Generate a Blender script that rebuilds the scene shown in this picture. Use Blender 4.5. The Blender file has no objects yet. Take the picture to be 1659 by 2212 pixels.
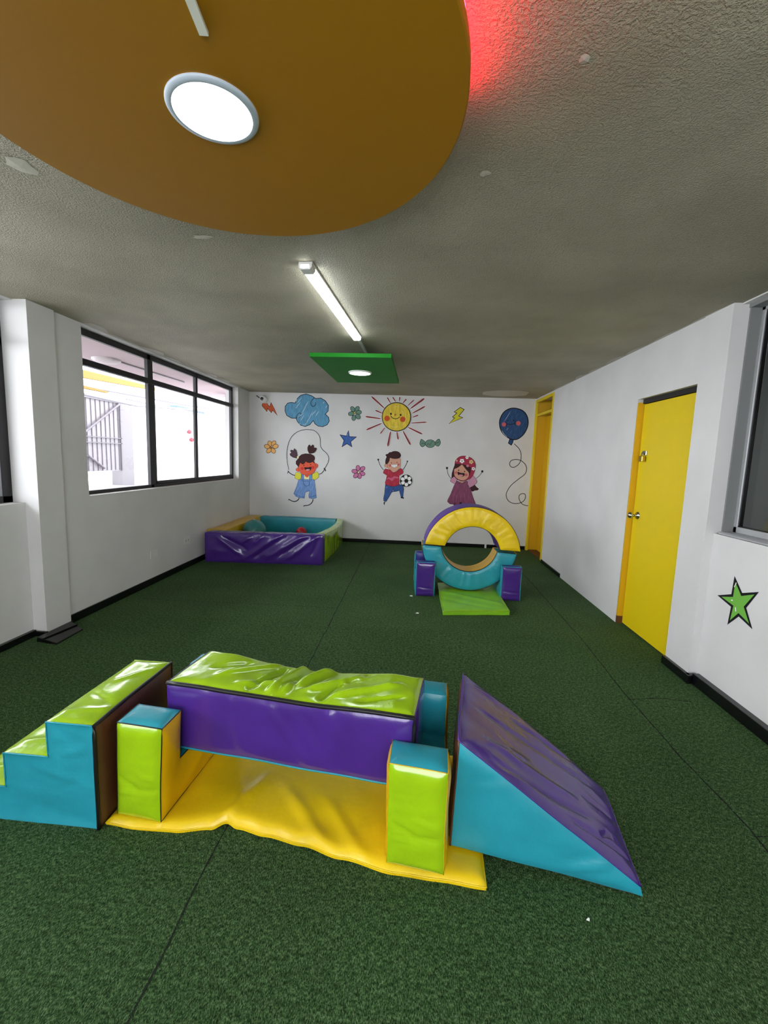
import bpy, bmesh, math, random
from mathutils import Vector, Matrix, noise, geometry
random.seed(7)
PI = math.pi
scene = bpy.context.scene
COL = scene.collection

# ------------------------------------------------------------------ camera
CAM_Z = 1.45
RGT = Vector((0.99730015, 0.06540689, 0.03338199))
UPV = Vector((-0.04113491, 0.12102216, 0.99179713))
FWD = Vector((-0.0608304, 0.99049259, -0.12338593))
cam_data = bpy.data.cameras.new('camera')
cam = bpy.data.objects.new('camera', cam_data)
COL.objects.link(cam)
cam_data.sensor_fit = 'VERTICAL'
cam_data.sensor_height = 24.0
cam_data.lens = 943.22 / 2212.0 * 24.0
cam_data.clip_start = 0.02
cam.matrix_world = Matrix(((RGT.x, UPV.x, -FWD.x, 0), (RGT.y, UPV.y, -FWD.y, 0), (RGT.z, UPV.z, -FWD.z, CAM_Z), (0, 0, 0, 1)))
scene.camera = cam

# ------------------------------------------------------------------ light and exposure
WORLD_STRENGTH = 9.5
LAMP_DISC, LAMP_TUBE, LAMP_GREEN = 9.0, 20.0, 9.0
world = bpy.data.worlds.new('world'); scene.world = world
world.use_nodes = True
bg = world.node_tree.nodes['Background']
bg.inputs[0].default_value = (0.93, 0.96, 1.0, 1)
bg.inputs[1].default_value = WORLD_STRENGTH
scene.view_settings.view_transform = 'Standard'
scene.view_settings.look = 'None'
scene.view_settings.gamma = 1.0
scene.view_settings.use_curve_mapping = False
scene.view_settings.exposure = -0.03
scene.cycles.use_denoising = True
scene.cycles.max_bounces = 10
scene.cycles.diffuse_bounces = 5
scene.cycles.sample_clamp_indirect = 6.0
scene.cycles.caustics_reflective = False
scene.cycles.caustics_refractive = False

def area_light(name, loc, direction, sx, sy, power, color=(1, 1, 1), portal=False, spread=180):
    d = bpy.data.lights.new(name, 'AREA'); d.shape = 'RECTANGLE'; d.size = sx; d.size_y = sy
    d.energy = power; d.color = color; d.spread = math.radians(spread)
    if portal: d.cycles.is_portal = True
    o = bpy.data.objects.new(name, d); COL.objects.link(o); o.location = loc
    o.rotation_euler = Vector(direction).to_track_quat('-Z', 'Y').to_euler()
    return o

area_light('near_window_daylight', (-3.5, 0.6, 1.95), (1, 0.12, -0.22), 4.2, 1.3, 46, (0.9, 0.95, 1.0))
area_light('rear_fill_light', (-0.2, -2.75, 1.5), (0, 1, -0.05), 3.0, 1.7, 4.5, (0.93, 0.96, 1.0))  # added frontal fill from behind the camera, outside an unseen opening
area_light('left_window_portal', (-2.99, 5.2, 1.75), (1, 0, 0), 3.3, 1.45, 1, portal=True)

# ------------------------------------------------------------------ materials
def lin(c):
    c = c / 255.0
    return c / 12.92 if c <= 0.04045 else ((c + 0.055) / 1.055) ** 2.4
def rgb(r, g, b): return (lin(r), lin(g), lin(b), 1)

def base_mat(name, color, rough=0.5, spec=0.5, metal=0.0, coat=0.0, emit=None, estr=0.0):
    m = bpy.data.materials.new(name); m.use_nodes = True
    nt = m.node_tree; b = nt.nodes['Principled BSDF']
    b.inputs['Base Color'].default_value = color
    b.inputs['Roughness'].default_value = rough
    b.inputs['Specular IOR Level'].default_value = spec
    b.inputs['Metallic'].default_value = metal
    b.inputs['Coat Weight'].default_value = coat
    if emit:
        b.inputs['Emission Color'].default_value = emit
        b.inputs['Emission Strength'].default_value = estr
    return m, nt, b

def add_noise(nt, scale, detail=2.0, rough=0.5, stretch=None, rot=None, coord='Object'):
    tc = nt.nodes.new('ShaderNodeTexCoord'); n = nt.nodes.new('ShaderNodeTexNoise')
    n.inputs['Scale'].default_value = scale; n.inputs['Detail'].default_value = detail
    n.inputs['Roughness'].default_value = rough
    mp = nt.nodes.new('ShaderNodeMapping')
    if stretch: mp.inputs['Scale'].default_value = stretch
    if rot: mp.inputs['Rotation'].default_value = rot
    nt.links.new(tc.outputs[coord], mp.inputs[0]); nt.links.new(mp.outputs[0], n.inputs['Vector'])
    return n

def add_bump(nt, b, src, strength=0.2, dist=0.005, prev=None):
    bm_ = nt.nodes.new('ShaderNodeBump'); bm_.inputs['Strength'].default_value = strength; bm_.inputs['Distance'].default_value = dist
    nt.links.new(src, bm_.inputs['Height'])
    if prev: nt.links.new(prev.outputs[0], bm_.inputs['Normal'])
    nt.links.new(bm_.outputs[0], b.inputs['Normal'])
    return bm_

def add_ramp(nt, src, stops):
    r = nt.nodes.new('ShaderNodeValToRGB'); e = r.color_ramp.elements
    while len(e) < len(stops): e.new(0.5)
    for k, (p, c) in enumerate(stops): e[k].position = p; e[k].color = c
    nt.links.new(src, r.inputs[0]); return r

def vinyl(name, color, rough=0.3, coat=0.0):
    m, nt, b = base_mat(name, color, rough, 0.5, coat=coat)
    b.inputs['Coat Roughness'].default_value = 0.1
    n = add_noise(nt, 22, 3, 0.55); n2 = add_noise(nt, 420, 2)
    b1 = add_bump(nt, b, n.outputs[0], 0.16, 0.012); add_bump(nt, b, n2.outputs[0], 0.12, 0.0012, b1)
    n3 = add_noise(nt, 5, 3)
    dk = tuple(c * 0.86 for c in color[:3]) + (1,)
    r = add_ramp(nt, n3.outputs[0], [(0.35, dk), (0.6, color)])
    nt.links.new(r.outputs[0], b.inputs['Base Color'])
    return m

def plain(name, color, rough=0.5, bump=0.05, scale=60, **k):
    m, nt, b = base_mat(name, color, rough, **k)
    n = add_noise(nt, scale, 3); add_bump(nt, b, n.outputs[0], bump, 0.002)
    return m

M = {}
M['lime'] = vinyl('lime_vinyl', rgb(156, 196, 20), 0.18, 0.5)
M['cyan'] = vinyl('turquoise_vinyl', rgb(40, 150, 168), 0.33)
M['purple'] = vinyl('purple_vinyl', rgb(72, 38, 130), 0.22, 0.4)
M['amber'] = vinyl('amber_vinyl', rgb(224, 176, 8), 0.32)
M['yellow'] = vinyl('yellow_vinyl', rgb(236, 200, 20), 0.34)
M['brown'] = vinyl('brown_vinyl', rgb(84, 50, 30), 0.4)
M['green_mat'] = vinyl('green_vinyl', rgb(140, 205, 40), 0.35)
M['black'] = plain('black_piping', rgb(16, 14, 16), 0.4)
M['purple_satin'] = vinyl('satin_purple_vinyl', rgb(84, 46, 146), 0.5)
M['indigo'] = vinyl('indigo_vinyl', rgb(38, 32, 130), 0.35)

# painted walls
def wall_paint(name, color, bump=0.12):
    m, nt, b = base_mat(name, color, 0.62, 0.3)
    n = add_noise(nt, 45, 4); n2 = add_noise(nt, 2.2, 4)
    d = tuple(c * 0.93 for c in color[:3]) + (1,)
    r = add_ramp(nt, n2.outputs[0], [(0.35, d), (0.62, color)])
    nt.links.new(r.outputs[0], b.inputs['Base Color'])
    add_bump(nt, b, n.outputs[0], bump, 0.004)
    return m
M['wall'] = wall_paint('white_wall_paint', rgb(219, 217, 217))
M['wall_out'] = wall_paint('outdoor_render', rgb(225, 220, 224), 0.4)
# stippled ceiling
m, nt, b = base_mat('stippled_ceiling', rgb(170, 164, 142), 0.6, 0.35)
n = add_noise(nt, 115, 3, 0.6); n2 = add_noise(nt, 1.6, 3); n3 = add_noise(nt, 40, 2, 0.5)
r = add_ramp(nt, n2.outputs[0], [(0.35, rgb(158, 152, 131)), (0.65, rgb(178, 172, 150))])
nt.links.new(r.outputs[0], b.inputs['Base Color'])
r2 = add_ramp(nt, n.outputs[0], [(0.42, (0, 0, 0, 1)), (0.62, (1, 1, 1, 1))])
b1 = add_bump(nt, b, r2.outputs[0], 0.75, 0.006); add_bump(nt, b, n3.outputs[0], 0.3, 0.01, b1)
M['ceiling'] = m
M['patch'] = plain('bare_plaster', rgb(196, 192, 178), 0.7, 0.3, 80)
M['patch_light'] = plain('brushed_white_paint', rgb(188, 184, 172), 0.7, 0.35, 90)
# artificial grass carpet
m, nt, b = base_mat('green_carpet', rgb(48, 82, 44), 0.85, 0.15)
n = add_noise(nt, 300, 4, 0.7, (1, 0.42, 1)); n2 = add_noise(nt, 1.7, 4, 0.6); n3 = add_noise(nt, 60, 3, 0.6)
mixv = nt.nodes.new('ShaderNodeMath'); mixv.operation = 'MULTIPLY_ADD'; mixv.inputs[1].default_value = 0.3
nt.links.new(n3.outputs[0], mixv.inputs[0])
m2 = nt.nodes.new('ShaderNodeMath'); m2.operation = 'MULTIPLY'; m2.inputs[1].default_value = 0.9
nt.links.new(n.outputs[0], m2.inputs[0]); nt.links.new(m2.outputs[0], mixv.inputs[2])
r = add_ramp(nt, mixv.outputs[0], [(0.45, rgb(17, 34, 13)), (0.58, rgb(53, 86, 43)), (0.74, rgb(122, 152, 106))])
r3 = add_ramp(nt, n2.outputs[0], [(0.3, (0.82, 0.84, 0.8, 1)), (0.7, (1.08, 1.06, 1.05, 1))])
mx = nt.nodes.new('ShaderNodeMixRGB'); mx.blend_type = 'MULTIPLY'; mx.inputs[0].default_value = 1
nt.links.new(r.outputs[0], mx.inputs[1]); nt.links.new(r3.outputs[0], mx.inputs[2])
nt.links.new(mx.outputs[0], b.inputs['Base Color'])
add_bump(nt, b, mixv.outputs[0], 0.9, 0.012)
M['carpet'] = m
M['seam'] = plain('carpet_seam_gap', rgb(12, 22, 10), 0.95)
M['skirt'] = plain('black_glazed_skirting', rgb(14, 14, 16), 0.22, 0.15, 30)
M['door'] = plain('yellow_door_paint', rgb(226, 198, 8), 0.42, 0.08, 12)
M['door_frame'] = plain('amber_frame_paint', rgb(214, 166, 12), 0.45, 0.1, 20)
M['iron'] = plain('black_window_iron', rgb(24, 22, 26), 0.45, 0.3, 50)
M['alu'] = plain('brushed_aluminium', rgb(178, 180, 182), 0.42, 0.03, metal=0.35)
M['alu_dark'] = plain('dull_aluminium', rgb(128, 130, 130), 0.5, 0.03)
M['chrome'] = plain('chrome', rgb(190, 188, 184), 0.12, 0.0, metal=1.0)
M['brass'] = plain('brass', rgb(190, 160, 70), 0.25, 0.0, metal=1.0)
M['disc'] = plain('ochre_panel_paint', rgb(156, 108, 4), 0.6, 0.12, 90, spec=0.25)
M['green_panel'] = plain('green_panel_paint', rgb(26, 126, 28), 0.65, 0.04, 60, spec=0.2)
M['white_plastic'] = plain('white_plastic', rgb(222, 222, 220), 0.35, 0.02)
M['ring_grey'] = plain('grey_blue_trim', rgb(176, 188, 200), 0.4, 0.0)
M['black_plastic'] = plain('black_plastic', rgb(10, 10, 10), 0.2, 0.0)
M['paper'] = plain('white_paper', rgb(230, 230, 225), 0.8)
M['tape'] = plain('pale_tape', rgb(226, 226, 214), 0.5, 0.1)
M['teal_ball'] = plain('teal_rubber', rgb(52, 128, 128), 0.24, 0.02)
M['red_ball'] = plain('red_rubber', rgb(190, 30, 52), 0.25, 0.02)
M['grey_render'] = plain('grey_weathered_render', rgb(112, 108, 112), 0.9, 0.3, 12)
M['lantern'] = plain('faded_red_paper', rgb(150, 60, 72), 0.8)
M['grey_lamp'] = plain('grey_lamp_glass', rgb(176, 166, 168), 0.5)
M['concrete'] = plain('outdoor_concrete', rgb(198, 196, 192), 0.9, 0.3, 20)
M['soffit'] = plain('pale_soffit', rgb(162, 144, 148), 0.8, 0.05, 20)
M['gate_metal'] = plain('white_gate_metal', rgb(116, 111, 116), 0.6, 0.05, 20)
M['gate_line'] = plain('grey_gate_metal', rgb(93, 87, 94), 0.6, 0.05, 20)
M['beam_yellow'] = plain('yellow_beam', rgb(122, 90, 2), 0.6, 0.3, 20)
M['pipe'] = plain('grey_pipe', rgb(96, 94, 102), 0.5, 0.05, 20)
M['pipe_w'] = plain('white_pipe', rgb(110, 108, 114), 0.5, 0.05, 20)
M['sheet_blue'] = plain('blue_sheeting', rgb(70, 88, 120), 0.5, 0.05, 20)
M['room_grey'] = wall_paint('grey_room_paint', rgb(150, 152, 150))
M['door_brown'] = plain('brown_wood', rgb(92, 54, 22), 0.6)
M['led_white'], _, _ = base_mat('white_led', (1, 1, 1, 1), 0.4, emit=(0.92, 0.97, 1, 1), estr=LAMP_DISC)
M['led_tube'], _, _ = base_mat('white_tube_led', (1, 1, 1, 1), 0.4, emit=(0.9, 0.96, 1, 1), estr=LAMP_TUBE)
M['led_green'], _, _ = base_mat('white_panel_led', (1, 1, 1, 1), 0.4, emit=(0.92, 1, 0.97, 1), estr=LAMP_GREEN)
M['led_red'], _, _ = base_mat('red_led', (1, 0.1, 0.1, 1), 0.4, emit=(1, 0.01, 0.03, 1), estr=75.0)
# glass: clear, mostly transparent with a mirror share
def glass(name, tint, refl):
    m = bpy.data.materials.new(name); m.use_nodes = True; nt = m.node_tree
    nt.nodes.clear(); out = nt.nodes.new('ShaderNodeOutputMaterial')
    t = nt.nodes.new('ShaderNodeBsdfTransparent'); t.inputs[0].default_value = tint
    g = nt.nodes.new('ShaderNodeBsdfGlossy'); g.inputs['Roughness'].default_value = 0.02
    f = nt.nodes.new('ShaderNodeLayerWeight'); f.inputs[0].default_value = 0.5
    pw5 = nt.nodes.new('ShaderNodeMath'); pw5.operation = 'POWER'; pw5.inputs[1].default_value = 5.0; nt.links.new(f.outputs['Facing'], pw5.inputs[0])
    mu = nt.nodes.new('ShaderNodeMath'); mu.operation = 'MULTIPLY_ADD'; mu.inputs[1].default_value = 0.9 * refl; mu.inputs[2].default_value = 0.035 * refl
    nt.links.new(pw5.outputs[0], mu.inputs[0])
    mx = nt.nodes.new('ShaderNodeMixShader'); nt.links.new(mu.outputs[0], mx.inputs[0])
    nt.links.new(t.outputs[0], mx.inputs[1]); nt.links.new(g.outputs[0], mx.inputs[2]); nt.links.new(mx.outputs[0], out.inputs[0])
    return m
M['glass'] = glass('clear_glass', (0.97, 0.98, 0.98, 1), 0.6)
M['glass_dark'] = glass('tinted_glass', (0.72, 0.74, 0.74, 1), 1.2)

# decal paints
DP = {'ink': (18, 14, 20), 'white_border': (246, 244, 244), 'cream': (238, 232, 170), 'cream_dark': (226, 200, 140), 'denim_light': (112, 148, 205),
      'denim_pale': (165, 190, 228), 'navy_line': (35, 40, 85), 'lemon': (218, 214, 62), 'coral_skin': (226, 92, 62), 'maroon_line': (70, 20, 36),
      'plum_hair': (78, 52, 64), 'brown_hair': (58, 22, 26), 'cheek_red': (212, 50, 50), 'mouth_dark': (44, 10, 22), 'tongue_pink': (214, 140, 150),
      'jeans_blue': (50, 84, 146), 'face_tan': (212, 158, 134), 'shirt_red': (178, 42, 66), 'stripe_pink': (206, 92, 124), 'grey_line': (120, 118, 120),
      'cheek_rose': (206, 98, 104), 'dress_plum': (132, 68, 100), 'dress_light': (152, 92, 122), 'sleeve_mauve': (200, 142, 170), 'scarf_red': (168, 44, 74),
      'green_leaf': (70, 130, 80), 'ochre': (176, 112, 36), 'ray_red': (178, 74, 74), 'sun_yellow': (222, 194, 62), 'cheek_orange': (206, 84, 34),
      'sun_pale': (240, 224, 130), 'balloon_navy': (42, 76, 122), 'balloon_pale': (78, 110, 150), 'cloud_blue': (92, 152, 188), 'cloud_pale': (196, 216, 226),
      'flower_green': (106, 142, 126), 'flower_pink': (196, 112, 156), 'flower_orange': (236, 176, 104), 'star_blue': (58, 98, 170), 'candy_brown': (92, 72, 70),
      'bolt_orange': (206, 92, 46), 'bolt_yellow': (214, 206, 52), 'star_green': (112, 178, 70)}
HATCH = ('denim_light', 'jeans_blue', 'dress_plum', 'shirt_red', 'balloon_navy', 'cloud_blue', 'sun_yellow', 'star_blue')
def decal_mat(k):
    key = 'decal_' + k
    if key in M: return M[key]
    c = rgb(*DP[k]); m, nt, b = base_mat('paint_' + k, c, 0.6, 0.25)
    if k in HATCH:
        n = add_noise(nt, 26, 2, 0.5, (3.0, 1.0, 0.35), (0, math.radians(-32), 0))
        lt = tuple(min(1, x * 1.22 + 0.01) for x in c[:3]) + (1,); dk = tuple(x * 0.86 for x in c[:3]) + (1,)
        r = add_ramp(nt, n.outputs[0], [(0.38, dk), (0.5, c), (0.66, lt)])
        nt.links.new(r.outputs[0], b.inputs['Base Color'])
    M[key] = m; return m

# ------------------------------------------------------------------ object helpers
def mesh_obj(name, verts, faces, mats, parent=None, smooth=False, mi=None, loc=None):
    me = bpy.data.meshes.new(name); me.from_pydata([tuple(v) for v in verts], [], faces)
    if not isinstance(mats, (list, tuple)): mats = [mats]
    for m in mats: me.materials.append(m)
    if mi: me.polygons.foreach_set('material_index', mi)
    if smooth: me.polygons.foreach_set('use_smooth', [True] * len(faces))
    me.update()
    o = bpy.data.objects.new(name, me); COL.objects.link(o)
    if parent: o.parent = parent
    if loc: o.location = loc
    return o
def tag(o, label=None, cat=None, group=None, kind=None):
    if label: o['label'] = label
    if cat: o['category'] = cat
    if group: o['group'] = group
    if kind: o['kind'] = kind
    return o
def thing(name, label, cat, loc=(0, 0, 0), rz=0, group=None):
    o = bpy.data.objects.new(name, None); COL.objects.link(o); o.location = loc; o.rotation_euler = (0, 0, rz)
    o.empty_display_size = 0.1
    return tag(o, label, cat, group)

class MB:
    def __init__(s): s.v = []; s.f = []; s.mi = []
    def add(s, v, f, mi=0):
        n = len(s.v); s.v += [Vector(p) for p in v]; s.f += [tuple(i + n for i in q) for q in f]; s.mi += [mi] * len(f); return s
    def box(s, x0, x1, y0, y1, z0, z1, mi=0):
        v = [(x0, y0, z0), (x1, y0, z0), (x1, y1, z0), (x0, y1, z0), (x0, y0, z1), (x1, y0, z1), (x1, y1, z1), (x0, y1, z1)]
        return s.add(v, [(0, 3, 2, 1), (4, 5, 6, 7), (0, 1, 5, 4), (1, 2, 6, 5), (2, 3, 7, 6), (3, 0, 4, 7)], mi)
    def hexa(s, v, mi=0):
        return s.add(v, [(0, 3, 2, 1), (4, 5, 6, 7), (0, 1, 5, 4), (1, 2, 6, 5), (2, 3, 7, 6), (3, 0, 4, 7)], mi)
    def tube(s, pts, r, n=8, closed=False, mi=0):
        pts = [Vector(p) for p in pts]; rings = []; m = len(pts); up = Vector((0, 0, 1))
        for k, p in enumerate(pts):
            a = pts[(k - 1) % m] if (closed or k > 0) else p; b_ = pts[(k + 1) % m] if (closed or k < m - 1) else p
            t = (b_ - a).normalized(); u = t.cross(up)
            if u.length < 0.05: u = t.cross(Vector((0, 1, 0)))
            u.normalize(); w = u.cross(t)
            rr = r[k] if isinstance(r, (list, tuple)) else r
            rings.append([p + (u * math.cos(2 * PI * j / n) + w * math.sin(2 * PI * j / n)) * rr for j in range(n)])
        v = [q for g in rings for q in g]; f = []
        for k in range(m if closed else m - 1):
            for j in range(n):
                f.append((k * n + j, k * n + (j + 1) % n, ((k + 1) % m) * n + (j + 1) % n, ((k + 1) % m) * n + j))
        if not closed: f.append(tuple(range(n))[::-1]); f.append(tuple((m - 1) * n + j for j in range(n)))
        return s.add(v, f, mi)
    def lathe(s, prof, n=32, origin=(0, 0, 0), axis='z', mi=0):
        v = []; f = []; o = Vector(origin)
        for (r, h) in prof:
            for j in range(n):
                a = 2 * PI * j / n; c, d = r * math.cos(a), r * math.sin(a)
                v.append(o + Vector({'z': (c, d, h), 'y': (c, h, d), 'x': (h, c, d)}[axis]))
        for k in range(len(prof) - 1):
            for j in range(n): f.append((k * n + j, k * n + (j + 1) % n, (k + 1) * n + (j + 1) % n, (k + 1) * n + j))
        return s.add(v, f, mi)
    def build(s, name, mats, parent=None, smooth=False, bevel=0, loc=None):
        o = mesh_obj(name, s.v, s.f, mats, parent, smooth, s.mi if isinstance(mats, (list, tuple)) and len(mats) > 1 else None, loc)
        if bevel:
            md = o.modifiers.new('bevel', 'BEVEL'); md.width = bevel; md.segments = 2; md.limit_method = 'ANGLE'
        return o

def catmull(pts, closed, seg=5):
    n = len(pts); out = []
    rng = range(n) if closed else range(n - 1)
    for k in rng:
        p0 = pts[(k - 1) % n] if (closed or k > 0) else pts[0]; p1 = pts[k]; p2 = pts[(k + 1) % n]
        p3 = pts[(k + 2) % n] if (closed or k < n - 2) else pts[-1]
        for j in range(seg):
            t = j / seg; t2 = t * t; t3 = t2 * t
            out.append(tuple(0.5 * (2 * p1[i] + (p2[i] - p0[i]) * t + (2 * p0[i] - 5 * p1[i] + 4 * p2[i] - p3[i]) * t2 + (3 * p1[i] - p0[i] - 3 * p2[i] + p3[i]) * t3) for i in (0, 1)))
    if not closed: out.append(tuple(pts[-1]))
    return out

# ---- cushions: loft between a front and a back outline, padded panels, wrinkles, piping
def smooth01(x): return max(0.0, min(1.0, x)) ** 2 * (3 - 2 * max(0.0, min(1.0, x)))
def folds(lst):
    def fn(u, v):
        d = 0
        for (u0, v0, u1, v1, w, a) in lst:
            du, dv = u1 - u0, v1 - v0; L = math.hypot(du, dv)
            t = ((u - u0) * du + (v - v0) * dv) / (L * L); q = abs((u - u0) * dv - (v - v0) * du) / L
            tt = smooth01((t + 0.25) / 0.4) * smooth01((1.25 - t) / 0.4)
            if tt > 0: d += a * tt * math.exp(-(q / w) ** 2)
        return d
    return fn
def crinkle(amp, fu, fv, seed=0, ang=0.0):
    ca, sa = math.cos(ang), math.sin(ang)
    def fn(u, v):
        a, b_ = u * ca + v * sa, -u * sa + v * ca
        x = noise.noise(Vector((a * fu + seed, b_ * fv, seed * 1.7)))
        y = noise.noise(Vector((a * fu * 2.1 + 5 + seed, b_ * fv * 2.1, seed)))
        return amp * ((1 - abs(x) * 2.2) * 0.8 + y * 0.35)
    return fn
def combine(*fs): return lambda u, v: sum(f(u, v) for f in fs)
WOB = 0.004
def wob(p, amp=None, seed=0.0):
    amp = WOB if amp is None else amp
    q = p * 4.0 + Vector((seed, seed * 1.3, seed * 0.7))
    return p + Vector((noise.noise(q), noise.noise(q + Vector((9, 3, 1))), noise.noise(q + Vector((2, 7, 5))))) * amp

def grid_panel(name, fn, nu, nv, lu, lv, mat, parent, bulge=0.010, wr=None, rad=0.02, seed=0.0, amp=None, flip=False, edge=(1, 1, 1, 1)):
    """fn(s,t) -> point, s,t in 0..1; lu, lv real lengths"""
    P = [[Vector(fn(i / nu, j / nv)) for j in range(nv + 1)] for i in range(nu + 1)]
    v = []
    for i in range(nu + 1):
        for j in range(nv + 1):
            a = P[min(i + 1, nu)][j] - P[max(i - 1, 0)][j]; b_ = P[i][min(j + 1, nv)] - P[i][max(j - 1, 0)]
            n = a.cross(b_); n = n.normalized() if n.length > 1e-9 else Vector((0, 0, 1))
            if flip: n = -n
            u, w = i / nu * lu, j / nv * lv
            ds = []
            if edge[0]: ds.append(u)
            if edge[1]: ds.append(lu - u)
            if edge[2]: ds.append(w)
            if edge[3]: ds.append(lv - w)
            d = min(ds) if ds else 1.0
            k = 1 - math.exp(-d / rad)
            h = bulge * k
            if wr: h += wr(u, w) * smooth01(d / 0.03)
            v.append(wob(P[i][j] + n * h, amp, seed))
    f = []
    for i in range(nu):
        for j in range(nv):
            q = (i * (nv + 1) + j, (i + 1) * (nv + 1) + j, (i + 1) * (nv + 1) + j + 1, i * (nv + 1) + j + 1)
            f.append(q[::-1] if flip else q)
    return mesh_obj(name, v, f, mat, parent, True)

def cap_panel(name, outline, step, mat, parent, bulge=0.010, wr=None, rad=0.02, seed=0.0, amp=None, soft=()):
    """outline: planar 3D polygon; normal by right-hand order; u axis = first edge direction"""
    O = [Vector(p) for p in outline]
    n = Vector((0, 0, 0))
    for k in range(len(O)): n += O[k].cross(O[(k + 1) % len(O)])
    n.normalize()
    ux = (Vector((1, 0, 0)) - n * n.x)
    if ux.length < 0.3: ux = (Vector((0, 1, 0)) - n * n.y)
    ux.normalize(); vx = n.cross(ux); o0 = O[0]
    p2 = [((p - o0).dot(ux), (p - o0).dot(vx)) for p in O]; hs = [(p - o0).dot(n) for p in O]
    bm_ = bmesh.new(); vs = [bm_.verts.new((x, y, 0)) for x, y in p2]; bm_.faces.new(vs)
    xs = [p[0] for p in p2]; ys = [p[1] for p in p2]
    x0, y0 = min(xs), min(ys)
    for ax, lo, hi in ((0, x0, max(xs)), (1, y0, max(ys))):
        k = max(1, round((hi - lo) / step))
        for q in range(1, k):
            c = lo + (hi - lo) * q / k + 1e-5
            bmesh.ops.bisect_plane(bm_, geom=bm_.verts[:] + bm_.edges[:] + bm_.faces[:], plane_co=(c, 0, 0) if ax == 0 else (0, c, 0), plane_no=(1, 0, 0) if ax == 0 else (0, 1, 0), dist=1e-6)
    bm_.verts.index_update()
    segs = [(p2[k], p2[(k + 1) % len(p2)]) for k in range(len(p2)) if k not in soft]
    A = sum(h for h in hs) / len(hs)
    v = []
    for w in bm_.verts:
        x, y = w.co.x, w.co.y; d = 9
        for (a, b_) in segs:
            dx, dy = b_[0] - a[0], b_[1] - a[1]; L2 = dx * dx + dy * dy
            t = max(0, min(1, ((x - a[0]) * dx + (y - a[1]) * dy) / L2)); d = min(d, math.hypot(x - a[0] - t * dx, y - a[1] - t * dy))
        h = bulge * (1 - math.exp(-d / rad))
        if wr: h += wr(x - x0, y - y0) * smooth01(d / 0.03)
        # plane-fit height, inverse distance from the outline's own heights (handles slightly skewed quads)
        if max(hs) - min(hs) > 1e-5:
            ws = [1 / (1e-6 + (x - p[0]) ** 2 + (y - p[1]) ** 2) for p in p2]; h += sum(a * b_ for a, b_ in zip(ws, hs)) / sum(ws)
        v.append(wob(o0 + ux * x + vx * y + n * h, amp, seed))
    f = [tuple(q.index for q in fc.verts) for fc in bm_.faces]; bm_.free()
    return mesh_obj(name, v, f, mat, parent, True)

def piping(name, lines, r, mat, parent, seed=0.0, amp=None):
    mb = MB()
    for ln in lines:
        closed = ln[0] == 'loop'; pts = [Vector(p) for p in (ln[1:] if closed else ln)]; out = []
        m = len(pts)
        for k in range(m if closed else m - 1):
            a, b_ = pts[k], pts[(k + 1) % m]; c = max(1, int((b_ - a).length / 0.03))
            for j in range(c): out.append(wob(a.lerp(b_, j / c), amp, seed))
        if not closed: out.append(wob(pts[-1], amp, seed))
        mb.tube(out, r, 6, closed)
    return mb.build(name, mat, parent, True)

def quad_fn(a, b_, c, d):
    a, b_, c, d = map(Vector, (a, b_, c, d))
    return lambda s, t: (a * (1 - s) + b_ * s) * (1 - t) + (d * (1 - s) + c * s) * t
def quad_panel(name, a, b_, c, d, mat, parent, step=0.02, **k):
    """a->b is u, a->d is v; outward normal = u x v"""
    a, b_, c, d = map(Vector, (a, b_, c, d)); lu = ((b_ - a).length + (c - d).length) / 2; lv = ((d - a).length + (c - b_).length) / 2
    return grid_panel(name, quad_fn(a, b_, c, d), max(2, round(lu / step)), max(2, round(lv / step)), lu, lv, mat, parent, **k)

# ------------------------------------------------------------------ the room
XL, XR, H, YB, Y0 = -2.775, 1.947, 2.47, 7.33, -2.4
XLN, XP, XRN = -2.86, -2.755, 1.99
def st(o): return tag(o, kind='structure')
st(MB().box(-3.1, 2.3, Y0 - 0.2, YB + 0.2, -0.1, 0).build('floor', M['carpet']))
# seams where the carpet rolls meet
def seam_line(pts, w, name, parent):
    v = []; f = []; out = []
    for k in range(len(pts) - 1):
        a, b_ = pts[k], pts[k + 1]; c = max(2, int(math.hypot(b_[0] - a[0], b_[1] - a[1]) / 0.04))
        for j in range(c): out.append((a[0] + (b_[0] - a[0]) * j / c, a[1] + (b_[1] - a[1]) * j / c))
    out.append(pts[-1])
    for k, p in enumerate(out):
        q = out[min(k + 1, len(out) - 1)]; r_ = out[max(k - 1, 0)]; dx, dy = q[0] - r_[0], q[1] - r_[1]; L = math.hypot(dx, dy)
        off = 0.006 * noise.noise(Vector((p[0] * 5, p[1] * 5, 0))); ww = w * (1 + 0.9 * noise.noise(Vector((p[0] * 14, p[1] * 14, 3)))) / 2
        for s_ in (-1, 1): v.append((p[0] - dy / L * (off + s_ * ww), p[1] + dx / L * (off + s_ * ww), 0.0012))
    for k in range(len(out) - 1): f.append((2 * k, 2 * k + 1, 2 * k + 3, 2 * k + 2))
    return mesh_obj(name, v, f, M['seam'], parent)
fl = bpy.data.objects['floor']
seam_line([(-0.665, -1.5), (-0.664, 7.3)], 0.006, 'carpet_seam', fl)
seam_line([(1.40, -1.0), (1.42, 1.6), (1.433, 1.7), (1.409, 2.134), (1.42, 2.8), (1.468, 3.555), (1.48, 4.3), (1.498, 5.06), (1.5, 7.3)], 0.007, 'carpet_seam', fl)
seam_line([(1.41, 2.66), (1.6, 2.70), (1.8, 2.69)], 0.006, 'carpet_seam', fl)
seam_line([(-2.6, 3.985), (-2.157, 3.987), (-1.43, 4.01), (-0.67, 4.02)], 0.004, 'carpet_seam', fl)
seam_line([(1.42, 1.66), (1.9, 1.74)], 0.006, 'carpet_seam', fl)

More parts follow.
